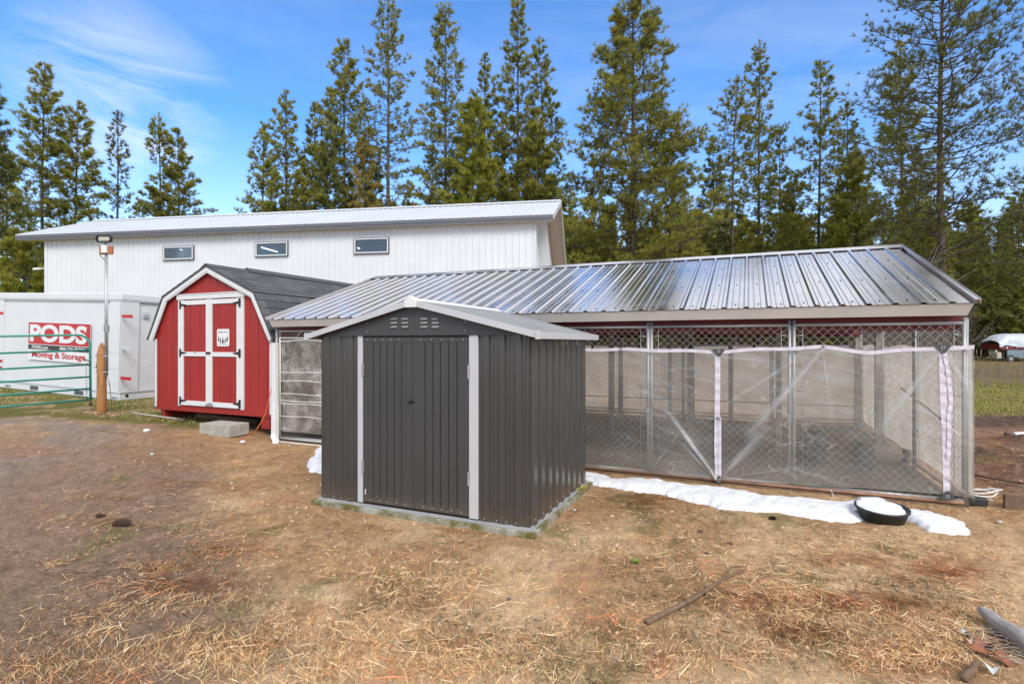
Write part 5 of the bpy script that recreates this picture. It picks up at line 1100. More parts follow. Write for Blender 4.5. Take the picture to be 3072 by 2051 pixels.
def pine(label, u, vtop, hw, Y, dens=1.0, bare=.25, seed=1, mat='needle', lean=0.0, curve=0.0, tuft=.26, trunk=1.0, kinky=1.0, cat='pine tree', vbase=None, group='pines behind the buildings', shape=.66, halo=None):
    rg = np.random.default_rng(seed * 101 + 5); u *= S_; vtop *= S_; hw *= S_
    X = (u - CX) / F * Y; z0 = g1(X, Y) - .1; zt = H + (VH - vtop) / F * Y; Hh = zt - z0; Wd = hw / F * Y * 1.32; tuft *= 1.22; dens *= 2.2
    root = thing('pine_tree', label, cat, (X, Y, z0), group=group)
    zz = np.linspace(0, Hh, 16); tx = lean * Wd * (zz / Hh) ** 1.3 + curve * np.sin(zz / Hh * math.pi * 1.1) * Wd; ty = .1 * np.sin(zz * .3 + seed)
    tr0 = (.0048 * Hh + .03) * trunk; tr_ = tr0 * (1 - zz / Hh) ** .8 + .012
    paths = [np.stack([tx, ty, zz], 1)]; radii = [tr_]
    Cn = []; Dn = []; TW = []
    z = bare * Hh; sp = .36
    while z < Hh - .25:
        t = (z - bare * Hh) / (Hh * (1 - bare)); L0 = Wd * ((1 - t) ** shape) * (.5 + .5 * min(1, t / .18)) + .22
        nb = rg.integers(3, 6); a0 = rg.uniform(0, 6.28)
        for k in range(nb):
            if rg.random() < .10: continue
            a = a0 + k * 6.283 / nb + rg.normal() * .35; L1 = L0 * rg.uniform(.55, 1.12) * (1.25 if rg.random() < .08 * kinky else 1); e0 = R(-12 + 38 * t + rg.normal() * 8); m = 7
            s = np.linspace(0, 1, m); el = e0 + (R(42) * s ** 1.5) * rg.uniform(.4, 1.2); az_ = a + rg.normal() * .25 * s
            st = L1 / (m - 1); dx = np.cos(el) * np.cos(az_) * st; dy = np.cos(el) * np.sin(az_) * st; dz = np.sin(el) * st
            cxp = np.interp(z, zz, tx); cyp = np.interp(z, zz, ty)
            P_ = np.stack([cxp + np.cumsum(dx) - dx[0], cyp + np.cumsum(dy) - dy[0], z + np.cumsum(dz) - dz[0]], 1); P_ += rg.normal(size=P_.shape) * .02 * L1
            r0_ = .010 + .007 * L1; paths.append(P_); radii.append(r0_ * (1 - s * .8) + .002)
            nt_ = max(2, int(L1 * 5.2 * dens * rg.uniform(.6, 1.3)))
            q = np.sqrt(rg.uniform(.06 if dens > 1.2 else .16, 1, nt_)); q[0] = 1.0
            base = np.stack([np.interp(q, s, P_[:, c]) for c in range(3)], 1); dr_ = np.stack([dx, dy, dz], 1); dr_ /= np.linalg.norm(dr_, axis=1)[:, None]; dd = np.stack([np.interp(q, s, dr_[:, c]) for c in range(3)], 1)
            off_ = rg.normal(size=(nt_, 3)) * (L1 * .15) * (1 - .5 * q)[:, None]; off_[:, 2] = np.abs(off_[:, 2]) * .6; off_[0] = 0
            Cn.append(base + off_); Dn.append(dd + off_ * .6); TW.append((base, base + off_))
        z += sp * rg.uniform(.6, 1.3) * (1.0 if dens > .8 else 1.25)
    # a few dead stubs below the crown
    for k in range(8):
        z = rg.uniform(.35, 1) * bare * Hh; a = rg.uniform(0, 6.28); l = rg.uniform(.3, .9); x0_ = np.interp(z, zz, tx); y0_ = np.interp(z, zz, ty); paths.append(np.array([[x0_, y0_, z], [x0_ + math.cos(a) * l * .5, y0_ + math.sin(a) * l * .5, z + .02], [x0_ + math.cos(a) * l, y0_ + math.sin(a) * l, z - .08]])); radii.append([.018, .012, .004])
    Cn.append(np.stack([np.full(6, tx[-1]), np.full(6, ty[-1]), Hh - np.linspace(0, .9, 6)], 1)); Dn.append(np.tile([[0, 0, 1.0]], (6, 1)))
    V, Fc = tubes_np(paths, radii, 5)
    A_ = np.concatenate([t[0] for t in TW]); B_ = np.concatenate([t[1] for t in TW]); nT = len(A_); d3 = B_ - A_; sd3 = np.cross(d3, [0, 0, 1.0]); sd3 = sd3 / (np.linalg.norm(sd3, axis=1)[:, None] + 1e-6) * .009; u3 = np.array([0, 0, .013])
    V2 = np.stack([A_ - sd3, A_ + sd3, A_ + u3, B_ - sd3 * .4, B_ + sd3 * .4, B_ + u3 * .4], 1).reshape(-1, 3); b3 = (np.arange(nT) * 6)[:, None, None] + np.array([[0, 1, 4, 3], [1, 2, 5, 4], [2, 0, 3, 5]])[None]; Fc = np.concatenate([Fc, b3.reshape(-1, 4) + len(V)]); V = np.concatenate([V, V2])
    npmesh('trunk', V, Fc, M['bark'], root, smooth=True)
    Cn = np.concatenate(Cn); Dn = np.concatenate(Dn); V, Fc = tufts_np(Cn, Dn, tuft, 20, .0100 * tuft / .26 * (Y / 38) ** .7, rg)
    npmesh('crown', V, Fc, M[mat], root); return root
T_ = [ # label, u, vtop, halfwidth, Y, density, bare, seed, material, extra
 ('tall dark pine cut by the left edge of the photo', -14, 195, 62, 26, 1.5, .10, 1, 'needle_dark', {}),
 ('tall full pine with open branches, second from the left edge', 100, 150, 70, 32, 1.15, .12, 2, 'needle', {}),
 ('shorter bushy pine just right of the tall left pine', 175, 238, 84, 33, 1.5, .08, 3, 'needle', {}),
 ('thin sparse pine with bare spindly crown in the left group', 268, 256, 36, 36, .55, .2, 4, 'needle_dark', {}),
 ('left one of the twin pines above the barn roof, taller tip', 366, 264, 54, 38, 1.2, .15, 5, 'needle', {}),
 ('right one of the twin pines above the barn roof, rounder', 410, 300, 64, 39, 1.3, .15, 6, 'needle', {}),
 ('small pine tip between the thin pine and the twin pines', 320, 470, 22, 42, .9, .2, 7, 'needle', {}),
 ('dense low green pine between the container and the barn corner', 62, 545, 66, 25, 2.6, .02, 8, 'needle_bright', dict(tuft=.30, shape=.45)),
 ('loose short pine left of the gap, lowest of the middle group', 603, 288, 56, 38, .95, .15, 9, 'needle', {}),
 ('slim pine with tufted tip at the left of the middle group', 655, 213, 72, 37, .95, .15, 10, 'needle', {}),
 ('thin pine with drooping left side beside the slim tufted pine', 722, 240, 60, 40, .95, .12, 11, 'needle_dark', {}),
 ('tall pine left of the tallest bare trunk in the middle group', 790, 92, 92, 37, 1.1, .15, 12, 'needle', {}),
 ('bushy dark green pine standing low in front of the middle group', 752, 300, 48, 35, 1.7, .05, 13, 'needle_dark', {}),
 ('low pine with a patch of rusty orange needles', 838, 300, 42, 35.5, 1.7, .05, 14, 'needle_rust', {}),
 ('very tall pine with long bare trunk above the barn roof', 890, -6, 62, 36, .70, .42, 15, 'needle', dict(trunk=1.25, shape=.55)),
 ('tiny pine in the gap right of the long bare trunk', 938, 418, 28, 44, 1.2, .1, 16, 'needle_rust', {}),
 ('thin dark pine standing low in the gap of the middle group', 992, 330, 30, 40, .8, .1, 17, 'needle_dark', {}),
 ('tall slender pine with dark trunk right of the gap', 1022, 12, 70, 36, .95, .30, 18, 'needle', dict(trunk=1.1, shape=.6)),
 ('mid height pine with broken top left of the dense clump', 1112, 132, 68, 38, 1.1, .1, 19, 'needle', {}),
 ('low dense dark clump of pine right above the barn roof', 1085, 232, 78, 34, 2.0, .03, 20, 'needle_bright', dict(tuft=.32, shape=.5)),
 ('tall dense pine reaching the top of the photo above the barn ridge', 1188, -8, 68, 36, 1.15, .15, 21, 'needle', dict(trunk=1.1)),
 ('leaning thin crown right of the tall dense barn pine', 1240, 92, 70, 37, .95, .12, 22, 'needle', dict(curve=.12)),
 ('dense lower pine behind the right gable of the barn', 1232, 270, 76, 35, 1.7, .05, 23, 'needle', dict(tuft=.3)),
 ('narrow young pine left of the giant pine', 1362, 372, 42, 40, 1.0, .12, 24, 'needle', {}),
 ('giant broad pine with dense crown, highest over the kennel roof', 1452, -60, 165, 31, 1.55, .12, 25, 'needle', dict(trunk=1.5, shape=.72, tuft=.28, kinky=2.2)),
 ('bushy lower pine at the right foot of the giant pine', 1545, 400, 62, 34, 1.5, .08, 26, 'needle', {}),
 ('slender dark pine between the giant pine and the curved trunk', 1636, 315, 52, 37, .95, .15, 27, 'needle_dark', {}),
 ('pine with long curved bare trunk above the kennel roof', 1690, 176, 52, 34, .62, .50, 28, 'needle', dict(curve=-.16, trunk=1.0, shape=.4)),
 ('tall pine with pointed tip right of the curved trunk', 1742, 100, 66, 36, .9, .15, 29, 'needle', {}),
 ('short round pine behind the kennel ridge, between two tall ones', 1822, 398, 52, 38, 1.2, .08, 30, 'needle_bright', {}),
 ('straight pine with narrow pointed crown and bare lower trunk', 1880, 148, 56, 35, .85, .38, 31, 'needle', dict(shape=.6)),
 ('loose pine just right of the straight narrow one', 1942, 238, 52, 37, .9, .1, 32, 'needle', {}),
 ('full green pine low above the right part of the kennel ridge', 1962, 350, 72, 33, 1.6, .05, 33, 'needle_bright', dict(tuft=.3)),
 ('tall open pine left of the near sparse giant', 2068, 96, 76, 34, .95, .15, 34, 'needle', {}),
 ('lower dense pine in front of the near sparse giant, left side', 2100, 430, 74, 30, 1.5, .05, 35, 'needle', {}),
 ('near giant pine with sparse tufts on long level branches', 2160, -190, 170, 25, .72, .16, 36, 'needle_dark', dict(trunk=1.35, shape=.35, tuft=.24, kinky=2)),
 ('dense pine right of the near giant trunk', 2222, 470, 76, 50, 1.8, .10, 37, 'needle', dict(tuft=.3)),
 ('bushy pine at the right edge of the photo behind the trailer', 2335, 438, 62, 52, 1.7, .30, 38, 'needle', {}),
 ('pine outside the right edge reaching bare branches into the photo', 2480, -60, 150, 22, .36, .14, 39, 'needle_dark', dict(shape=.3, kinky=3)),
 ('small pine crown between the barn gable and the giant pine', 1306, 455, 40, 42, 1.4, .05, 40, 'needle_bright', {}),
 ('thin background pine left of the straight narrow pine', 1790, 300, 34, 41, .9, .15, 41, 'needle_dark', {}),
 ('background pine peeking left of the giant pine foot', 1400, 470, 38, 44, 1.2, .05, 42, 'needle', {}),
 ('dark pine behind and left of the dense low container pine', 12, 330, 46, 34, 1.2, .05, 43, 'needle_dark', {}),
 ('dense young pine low at the left end of the middle group', 632, 392, 44, 36, 1.5, .04, 45, 'needle', {}),
 ('broad low pine below the tufted slim pine', 700, 372, 56, 37, 1.5, .04, 46, 'needle', {}),
 ('bushy low pine left of the long bare trunk', 862, 372, 40, 38, 1.4, .04, 47, 'needle', {}),
 ('full low pine below the broken topped pine', 1150, 300, 66, 36.5, 1.6, .04, 48, 'needle', {}),
 ('low wide pine behind the barn ridge left of its right end', 1040, 352, 52, 37.5, 1.5, .04, 49, 'needle_dark', {}),
 ('low pine filling below the rusty pine', 800, 400, 46, 39, 1.5, .04, 44, 'needle', {}),
]
for (lab, u, vt_, hw, Y, dn, br_, sd__, mt, ex_) in T_: pine(lab, u, vt_, hw, Y, dn, br_, sd__, mt, **ex_)
# the far wood: a continuous mass of small pines and trunks behind
rg = np.random.default_rng(99); Cn = []; Dn = []; paths = []; radii = []
def fartree(X, Y, hgt, wdt, z0=.1):
    paths.append(np.array([[X, Y, z0], [X, Y, z0 + hgt * .5], [X + rg.normal() * .1, Y, z0 + hgt]])); radii.append([.16, .10, .02])
    n = int(90 + hgt * 26); t = rg.uniform(.06, 1, n) ** .85; rr_ = wdt * (1 - t) ** .7 * np.sqrt(rg.uniform(.02, 1, n)) + .12; a = rg.uniform(0, 6.28, n)
    c = np.stack([X + rr_ * np.cos(a), Y + rr_ * np.sin(a), z0 + t * hgt], 1); Cn.append(c); Dn.append(np.stack([np.cos(a), np.sin(a), 0 * a + .3], 1))
for k in range(260):
    X = rg.uniform(2, 66); Y = rg.uniform(44, 70); u_ = CX + X / Y * F
    if u_ > 3250: continue
    hgt = (H + (VH - rg.uniform(630, 800)) / F * Y); fartree(X, Y, hgt, rg.uniform(1.1, 2.0))
for k in range(26):
    X = rg.uniform(-66, -20); Y = rg.uniform(48, 66); fartree(X, Y, rg.uniform(6, 11), rg.uniform(1.3, 2.0))
for k in range(26):
    X = rg.uniform(-22, 2); Y = rg.uniform(46, 60); fartree(X, Y, H + (VH - rg.uniform(600, 650)) / F * Y, rg.uniform(1.2, 2.0))
V, Fc = tubes_np(paths, radii, 5); fw_ = thing('far_woods', 'mass of smaller pines forming the woodland behind the tall trees', 'woods', (0, 0, 0), kind='stuff'); tr1 = npmesh('woods_trunks', V, Fc, M['bark'], fw_)
V, Fc = tufts_np(np.concatenate(Cn), np.concatenate(Dn), .42, 9, .05, rg); cr1 = npmesh('woods_foliage', V, Fc, M['needle'], fw_)
for o in (tr1, cr1): tag(o, kind='stuff')
# bare shrubs
def shrub(label, X, Y, hgt, wdt, n, seed, mat='bark_grey', name='bare_shrub', r=.012, group=None):
    rg = np.random.default_rng(seed); root = thing(name, label, 'shrub', (X, Y, g1(X, Y)), group=group); paths = []; radii = []
    for k in range(n):
        a = rg.uniform(0, 6.28); lean = rg.uniform(.05, 1) * wdt; m = 6; s = np.linspace(0, 1, m); h_ = hgt * rg.uniform(.5, 1.05)
        P_ = np.stack([.25 * math.cos(a) * s * 0 + lean * math.cos(a) * s ** 1.3, lean * math.sin(a) * s ** 1.3, h_ * s], 1) + rg.normal(size=(m, 3)) * .03 * hgt * s[:, None]; paths.append(P_); radii.append(r * (1.2 - s))
        for j in range(5):
            q = rg.uniform(.3, .95); b0 = np.array([np.interp(q, s, P_[:, c]) for c in range(3)]); a2 = a + rg.normal() * .9; l = hgt * rg.uniform(.12, .3); d = np.array([math.cos(a2) * .6, math.sin(a2) * .6, rg.uniform(.2, 1)]); e_ = b0 + d * l; paths.append(np.stack([b0, (b0 + e_) / 2 + rg.normal(size=3) * .03, e_])); radii.append(np.array([.5, .35, .15]) * r)
    V, Fc = tubes_np(paths, radii, 4); npmesh('branches', V, Fc, M[mat], root); return root
shrub('large grey leafless bush rising behind the right end of the kennel roof', 14.2, 21.0, 5.0, 2.6, 95, 3, r=.022)
shrub('leafless bush behind the kennel, right beside the large grey one', 17.0, 22.5, 4.2, 1.8, 70, 4, r=.018)
shrub('brown leafless thicket between the kennel end and the covered trailer', 21.8, 27.0, 3.9, 2.2, 110, 5, r=.02)
# low dry brush bands
rg = np.random.default_rng(17); paths = []; radii = []
for k in range(2600):
    X = rg.uniform(11, 34); Y = rg.uniform(17.5, 30) ; 
    if X / Y < .80 or X / Y > 1.02: continue
    if Y > 22 and rg.random() < .3: continue
    l = rg.uniform(.3, .85); a = rg.uniform(0, 6.28); ln_ = rg.uniform(.05, .5) * l; z = g1(X, Y); paths.append(np.array([[X, Y, z], [X + ln_ * .4 * math.cos(a), Y + ln_ * .4 * math.sin(a), z + l * .6], [X + ln_ * math.cos(a), Y + ln_ * math.sin(a), z + l]])); radii.append([.009, .007, .004])
V, Fc = tubes_np(paths, radii, 3); tag(npmesh('dry_brush', V, Fc, pm('dry_brush', (.24, .175, .135), .9, 0, .3, 1.5)), 'band of dry brown weeds across the field in front of the trailer', 'weeds', kind='stuff')
paths = []; radii = []
for k in range(3200):
    X = rg.uniform(-4, 17); Y = rg.uniform(13.5, 24)
    if X < 3 and Y < 19: continue
    if X / Y > .82 : continue
    a_, b_ = kloc(X, Y)
    if b_ < 6.2: continue
    if X < 9 and BF.s * (X - BF.o[0]) + BF.c * (Y - BF.o[1]) > -.8 and X < 2.5: continue
    l = rg.uniform(.5, 1.5); a = rg.uniform(0, 6.28); ln_ = rg.uniform(.05, .4) * l; z = g1(X, Y); paths.append(np.array([[X, Y, z], [X + ln_ * .4 * math.cos(a), Y + ln_ * .4 * math.sin(a), z + l * .6], [X + ln_ * math.cos(a), Y + ln_ * math.sin(a), z + l]])); radii.append([.011, .008, .004])
V, Fc = tubes_np(paths, radii, 3); tag(npmesh('dry_brush', V, Fc, pm('dry_brush_red', (.25, .155, .115), .9, 0, .3, 1.5)), 'tall dry weeds growing behind the kennel, seen under its roof', 'weeds', kind='stuff')

# ------------------------------------------------------------------ covered trailer and low barn far right
tp_ = at(3050, 1080, 44); tz = g1(tp_.x, 44); tl = thing('covered_trailer', 'red and blue-grey boat trailer under a crumpled silver tarp in the far field', 'trailer', (tp_.x, 44, tz))
def tv(u, v): return ((u - CX) / F * 44 - tp_.x, H + (VH - v) / F * 44 - tz)
x0, z0 = tv(2966, 1036); x1, zt_ = tv(3200, 1001); nx, nz = 60, 20; vs = []
for j in range(nz):
    for i_ in range(nx):
        s = i_ / (nx - 1); q = j / (nz - 1); x = x0 + (x1 - x0) * s; ztop = zt_ - .45 * max(0, 1 - s * 7) ** 1.5 * 1.2; zbt = z0 + .06 * math.sin(s * 17) - .04 + (-.12 if s < .05 else 0) - .1 * s; ang_ = q * math.pi; y = -1.0 * math.cos(ang_) * (1 + .05 * math.sin(s * 30)); z = zbt + (ztop - zbt) * math.sin(ang_) ** .55 + .06 * mnoise.noise(Vector((x * 2, y * 2, q * 6))); vs.append((x, y, z))
fc = [(j * nx + i_, j * nx + i_ + 1, (j + 1) * nx + i_ + 1, (j + 1) * nx + i_) for j in range(nz - 1) for i_ in range(nx - 1)]
npmesh('tarp_cover', vs, fc, M['silver_tarp'], tl, smooth=True)
a = tv(2972, 1030); b = tv(3200, 1049); MB().box(a[0], b[0], -.9, .9, b[1], a[1]).build('red_hull', M['header'], tl, bevel=.05)
for u_ in (2990, 3020): p = tv(u_, 1042); MB().tube([(p[0], -.9, p[1]), (p[0], -.93, p[1])], .07, 12).build('trailer_light', M['sign_white'], tl)
a = tv(2990, 1049); b = tv(3062, 1076); MB().prism([(a[0], a[1]), (b[0] + 3, a[1]), (b[0] + 3, b[1]), (b[0], b[1]), (b[0] - .9, b[1] + .1), (a[0], b[1] + .25)], -.95, -.85).build('side_panel', M['blue_grey'], tl)
a = tv(2959, 1056); b = tv(2973, 1075); MB().box(a[0], b[0], -.98, -.4, b[1], a[1]).build('fuel_can', M['stone'], tl, bevel=.06)
for u in (3000, 3052):
    p = tv(u, 1075); k = MB(); k.tube([(p[0], -.98, p[1] + .0), (p[0], -.78, p[1] + .0)], .30, 20); wo_ = k.build('wheel', M['plastic_black'], tl); MB().tube([(p[0], -.99, p[1]), (p[0], -.97, p[1])], .16, 14).build('rim', M['pipe'], wo_)
fb = at(3020, 985, 78); MBx = thing('distant_shack', 'low grey weathered building among trunks far behind the trailer', 'building', (fb.x, 78, .1))
MB().box(-3, 9, -1.5, 1.5, 0, 3.4).build('wall', M['shadewood'], MBx); MB().prism([(-3.4, 3.4), (9.4, 3.4), (9.0, 4.3), (-3.0, 4.3)], -1.8, 1.8).build('roof', M['stone'], MBx); MB().box(-2, 1.2, -1.56, -1.5, 0.2, 2.3).build('door', M['black_iron'], MBx)

# ------------------------------------------------------------------ snow, pan, yard litter
def blob_patch(name, outline, hgt, label, cat='snow', seed=0, kind='stuff', N=5000):
    # heightfield over a polygon, rounded at its rim
    P_ = np.array([(p.x, p.y) for p in outline]); mn = P_.min(0) - .05; mxx = P_.max(0) + .05; stp = .022
    xs = np.arange(mn[0], mxx[0], stp); ys = np.arange(mn[1], mxx[1], stp); XX, YY = np.meshgrid(xs, ys); XX = XX + 0; n = len(P_)
    wx = XX + (fbm(XX, YY, 9, 3, seed) - .5) * .09; wy = YY + (fbm(XX, YY, 9, 3, seed + 4) - .5) * .09
    ins = np.zeros(XX.shape, bool); dist = np.full(XX.shape, 9.0)
    for k in range(n):
        a = P_[k]; b = P_[(k + 1) % n]; cond = ((a[1] > wy) != (b[1] > wy)) & (wx < (b[0] - a[0]) * (wy - a[1]) / (b[1] - a[1] + 1e-12) + a[0]); ins ^= cond
        ab = b - a; t = np.clip(((wx - a[0]) * ab[0] + (wy - a[1]) * ab[1]) / (ab @ ab), 0, 1); dist = np.minimum(dist, np.hypot(wx - a[0] - t * ab[0], wy - a[1] - t * ab[1]))
    d = np.where(ins, dist, -dist); h_ = hgt * (1 - np.exp(-np.clip(d, 0, 9) / .05)) * (.75 + .5 * vnoise(XX * 3, YY * 3, seed + 2)) + .018 * (fbm(XX, YY, 12, 3, seed) - .5) * (d > 0)
    Z = gz(XX.ravel(), YY.ravel()).reshape(XX.shape) + np.where(d > 0, h_ + .004, -.03); V = np.stack([XX, YY, Z], -1).reshape(-1, 3); ny, nx = XX.shape; i = np.arange(ny - 1)[:, None] * nx; j = np.arange(nx - 1)[None]; Fc = np.stack([i + j, i + j + 1, i + nx + j + 1, i + nx + j], -1).reshape(-1, 4)
    keep = (d.ravel()[Fc] > -.03).all(1); Fc = Fc[keep]; used = np.unique(Fc); re_ = np.zeros(len(V), int); re_[used] = np.arange(len(used)); o = npmesh(name, V[used], re_[Fc], M['snow'], smooth=True); return tag(o, label, cat, kind=kind)
up_ = [(1740, 1411), (1800, 1418), (1850, 1430), (1900, 1432), (1960, 1436), (2030, 1447), (2100, 1453), (2180, 1462), (2260, 1475), (2340, 1484), (2420, 1490), (2500, 1499), (2580, 1500), (2660, 1503), (2720, 1520), (2790, 1530), (2850, 1549), (2890, 1566), (2918, 1586)]
lo_ = [(2905, 1593), (2840, 1590), (2780, 1582), (2755, 1562), (2700, 1548), (2620, 1543), (2585, 1550), (2560, 1556), (2480, 1552), (2400, 1540), (2320, 1528), (2240, 1524), (2170, 1519), (2140, 1510), (2060, 1492), (1980, 1474), (1900, 1465), (1830, 1452), (1740, 1440)]
blob_patch('snow', [G(u, v, .03) for u, v in up_ + lo_], .052, 'long strip of leftover snow on the ground along the kennel front', seed=3)
blob_patch('snow', [G(u, v, .03) for u, v in ((945, 1348), (975, 1345), (1010, 1360), (1000, 1415), (960, 1412), (935, 1405), (918, 1395), (930, 1380), (942, 1368))], .10, 'small snow heap at the left rear corner of the charcoal shed', seed=8)
pp = GP(2672, 1572); pan = thing('rubber_pan', 'round black rubber feed pan half full of snow, in the snow strip', 'pan', (pp.x, pp.y + .12, pp.z + .005), (R(4), 0, R(-10)))
lathe('pan_body', [(.165, 0), (.175, .004), (.206, .098), (.216, .102), (.216, .120), (.206, .122), (.198, .112), (.17, .03), (.05, .022)], M['plastic_black'], pan, 48)
mb = MB(); vs = []; fs = []; n = 40
for r_i, r_ in enumerate((.0, .05, .10, .145, .178, .190)):
    for k in range(n): t = 2 * math.pi * k / n; bk_ = max(0, math.sin(t)); q_ = r_ * (1 + .35 * bk_); hgt_ = .100 + .022 * bk_ * r_ / .19 + .022 * math.cos(min(1, r_ / .2) * 1.6) + .014 * mnoise.noise(Vector((r_ * 14 * math.cos(t), r_ * 14 * math.sin(t), 3))) - ((.03 + .09 * bk_) if r_i == 5 else 0); vs.append((q_ * math.cos(t), q_ * math.sin(t) + .01, hgt_))
for a in range(5):
    for k in range(n): fs.append((a * n + k, a * n + (k + 1) % n, (a + 1) * n + (k + 1) % n, (a + 1) * n + k))
tag(mb.add(vs, fs).build('snow', M['snow'], None, smooth=True), 'snow filling the black rubber pan', 'snow'); sn = C.collection.objects[-1] if False else bpy.data.objects[[o.name for o in bpy.data.objects if o.name.startswith('snow')][-1]]; sn.location = pan.location; sn.rotation_euler = pan.rotation_euler
# stick, cone, clods
a = GP(1938, 1872, .012); b = GP(2225, 1716, .015); c1 = GP(2085, 1800, .018); pts = smoothpts([a, GP(2010, 1838, .016), c1, GP(2150, 1755, .014), b], 8); n = len(pts)
sk = MB(); sk.tube(pts, [.017 * (1 - .55 * k / n) * random.uniform(.85, 1.1) for k in range(n)], 9); sk.tube([pts[-8], GP(2195, 1712, .03), GP(2240, 1706, .02)], [.008, .006, .003], 6); sk.tube([pts[20], GP(2120, 1800, .015), GP(2150, 1792, .01)], [.006, .004, .002], 5)
tag(sk.build('fallen_branch', M['stick'], None, smooth=True), 'long brown fallen branch lying on the tan dirt in the foreground', 'branch')
def cone(u, v, s, lab):
    p = GP(u, v, .02 * s); mb = MB(); 
    for k in range(90):
        t = k / 90; a = k * 2.4; r_ = .030 * s * math.sin(math.pi * (.12 + .8 * t)); x = (t - .5) * .11 * s; c = Vector((x, r_ * math.cos(a) * .5, r_ * math.sin(a) * .5)); d = Vector((-.3, math.cos(a), math.sin(a))).normalized(); tip = c + d * .020 * s; sd2 = d.cross(Vector((1, 0, 0))).normalized() * .007 * s; mb.add([c - sd2, c + sd2, tip + sd2 * .7, tip - sd2 * .7, c + Vector((.006 * s, 0, 0))], [(0, 1, 2, 3), (0, 4, 1), (1, 4, 2), (3, 2, 4), (0, 3, 4)])
    o = mb.build('pine_cone', M['cone'], None); o.location = p; o.rotation_euler = (0, 0, R(15)); tag(o, lab, 'pine cone')
cone(367, 1577, 1.25, 'open dark pine cone on the muddy ground in the left foreground'); cone(304, 1551, .7, 'small flattened cone beside the open dark one'); cone(2318, 1268 + 290, .6, 'tiny cone fragment on dirt right of the yard centre')
for i_, (u, v, s, lab) in enumerate(((2190, 1632, .05, 'dark leaf scrap below the snow strip'), (2100, 1595, .05, 'dark crumpled leaf just under the snow strip left part'), (1527, 1799, .035, 'dark clod in the dirt left of the fallen branch'), (1180, 1545, .06, 'brown clod near the left front of the charcoal shed slab'), (308, 1551 - 260, .05, 'clod on the gravel below the timber post'), (2120, 1660, .035, 'dark clod right of the green weed'))):
    rock('clod', GP(u, v), (s, s * .8, s * .5), M['clod'], lab, 'clod', seed=i_ + 20, rotz=i_)
for i_, (u, v, s, lab) in enumerate(((2998, 1567, .045, 'crumpled clear plastic scrap on dirt right of the snow tip'), (440, 1292, .09, 'flat pale debris in front of the red shed left skid'), (456, 1362, .035, 'small white lump on straw left of the concrete block'), (728, 1327, .07, 'pale ice scrap at the foot of the concrete block'), (868, 1338, .035, 'pale stone below the downspout elbow'), (1722, 1530, .035, 'pale flat stone beside the right side of the slab'), (2968, 1500, .05, 'pale stone at the kennel right corner'), (2907, 1512, .05, 'reddish brick piece under the kennel right post'))):
    rock('stone', GP(u, v), (s * 1.2, s, s * .6), M['snow'] if i_ in (1, 2, 3) else M['stone'], lab, 'stone', seed=i_ + 40, rotz=i_)
def weed(u, v, s, mat, lab, n=70, seed=1):
    rg = np.random.default_rng(seed); p = GP(u, v); mb = MB()
    for k in range(n):
        a = rg.uniform(0, 6.28); l = s * rg.uniform(.5, 1.1); o_ = Vector((rg.normal() * s * .15, rg.normal() * s * .15, 0)); q = o_ + Vector((math.cos(a) * l * .35, math.sin(a) * l * .35, l * .6)); e = o_ + Vector((math.cos(a) * l * .8, math.sin(a) * l * .8, l * .55)); w_ = Vector((-math.sin(a), math.cos(a), 0)) * s * .05; mb.add([o_ - w_, o_ + w_, q + w_, q - w_, e], [(0, 1, 2, 3), (3, 2, 4)])
    o = mb.build('weed', mat, None); o.location = p; tag(o, lab, 'weed')
weed(1738, 1480, .13, M['yellow_weed'], 'yellowed leafy weed at the rear right corner of the charcoal shed', 90, 3)
weed(1905, 1690, .05, M['green_weed'], 'tiny bright green weed in the tan dirt', 60, 4); weed(1670, 1545, .07, M['yellow_weed'], 'dry weed tuft pressed against the right side of the slab', 50, 5)
weed(863, 1468, .035, M['green_weed'], 'tiny green sprig left of the charcoal shed', 30, 6)
# bits right of the kennel
p = GP(2955, 1515); bxo = MB().box(-.22, .10, -.12, .12, 0, .07).build('black_tray', M['plastic_black'], None, bevel=.01); bxo.location = p + Vector((-.05, .10, 0)); bxo.rotation_euler = (0, 0, R(-24)); tag(bxo, 'shallow black box on the ground at the kennel right corner', 'tray')
MBr = MB(); pts = []
for k in range(80):
    t = k / 79 * 4.2 * math.pi; r_ = .17 + .012 * math.sin(k * .7); pts.append(p + Vector((-.03 + r_ * math.cos(t) * 1.2 + k * .0006, .10 + r_ * math.sin(t) * .75, .085 + .0007 * k + .012 * math.sin(t * 2.3))))
tag(MBr.tube(pts, .0075, 6).build('rope_coil', M['rope'], None, smooth=True), 'white rope coiled on the black box at the kennel corner', 'rope')
bdp = GP(3075, 1528); bo2 = MB().box(-.17, .5, -.02, .02, 0, .135).build('wood_board', M['stick'], None); bo2.location = bdp; bo2.rotation_euler = (0, 0, R(-14)); tag(bo2, 'brown board on edge at the right border near the kennel corner', 'board')
MBp = at; p = GP(3040, 1313); q = GP(3110, 1308); tag(MB().tube([p + Vector((0, 0, .05)), q + Vector((.3, 0, .06))], .045, 10).build('white_pipe', M['sign_white'], None), 'short white pipe on the bare dirt at the right border', 'pipe')
rock('clod', p + Vector((-.08, 0, .03)), (.13, .1, .1), M['clod'], 'dark lump at the end of the white pipe', 'clod', seed=71)
log('branch', GP(2925, 1432, .03), GP(3080, 1465, .05), .014, M['stick'], 'long thin dark stick among debris right of the kennel', 'stick', 6)
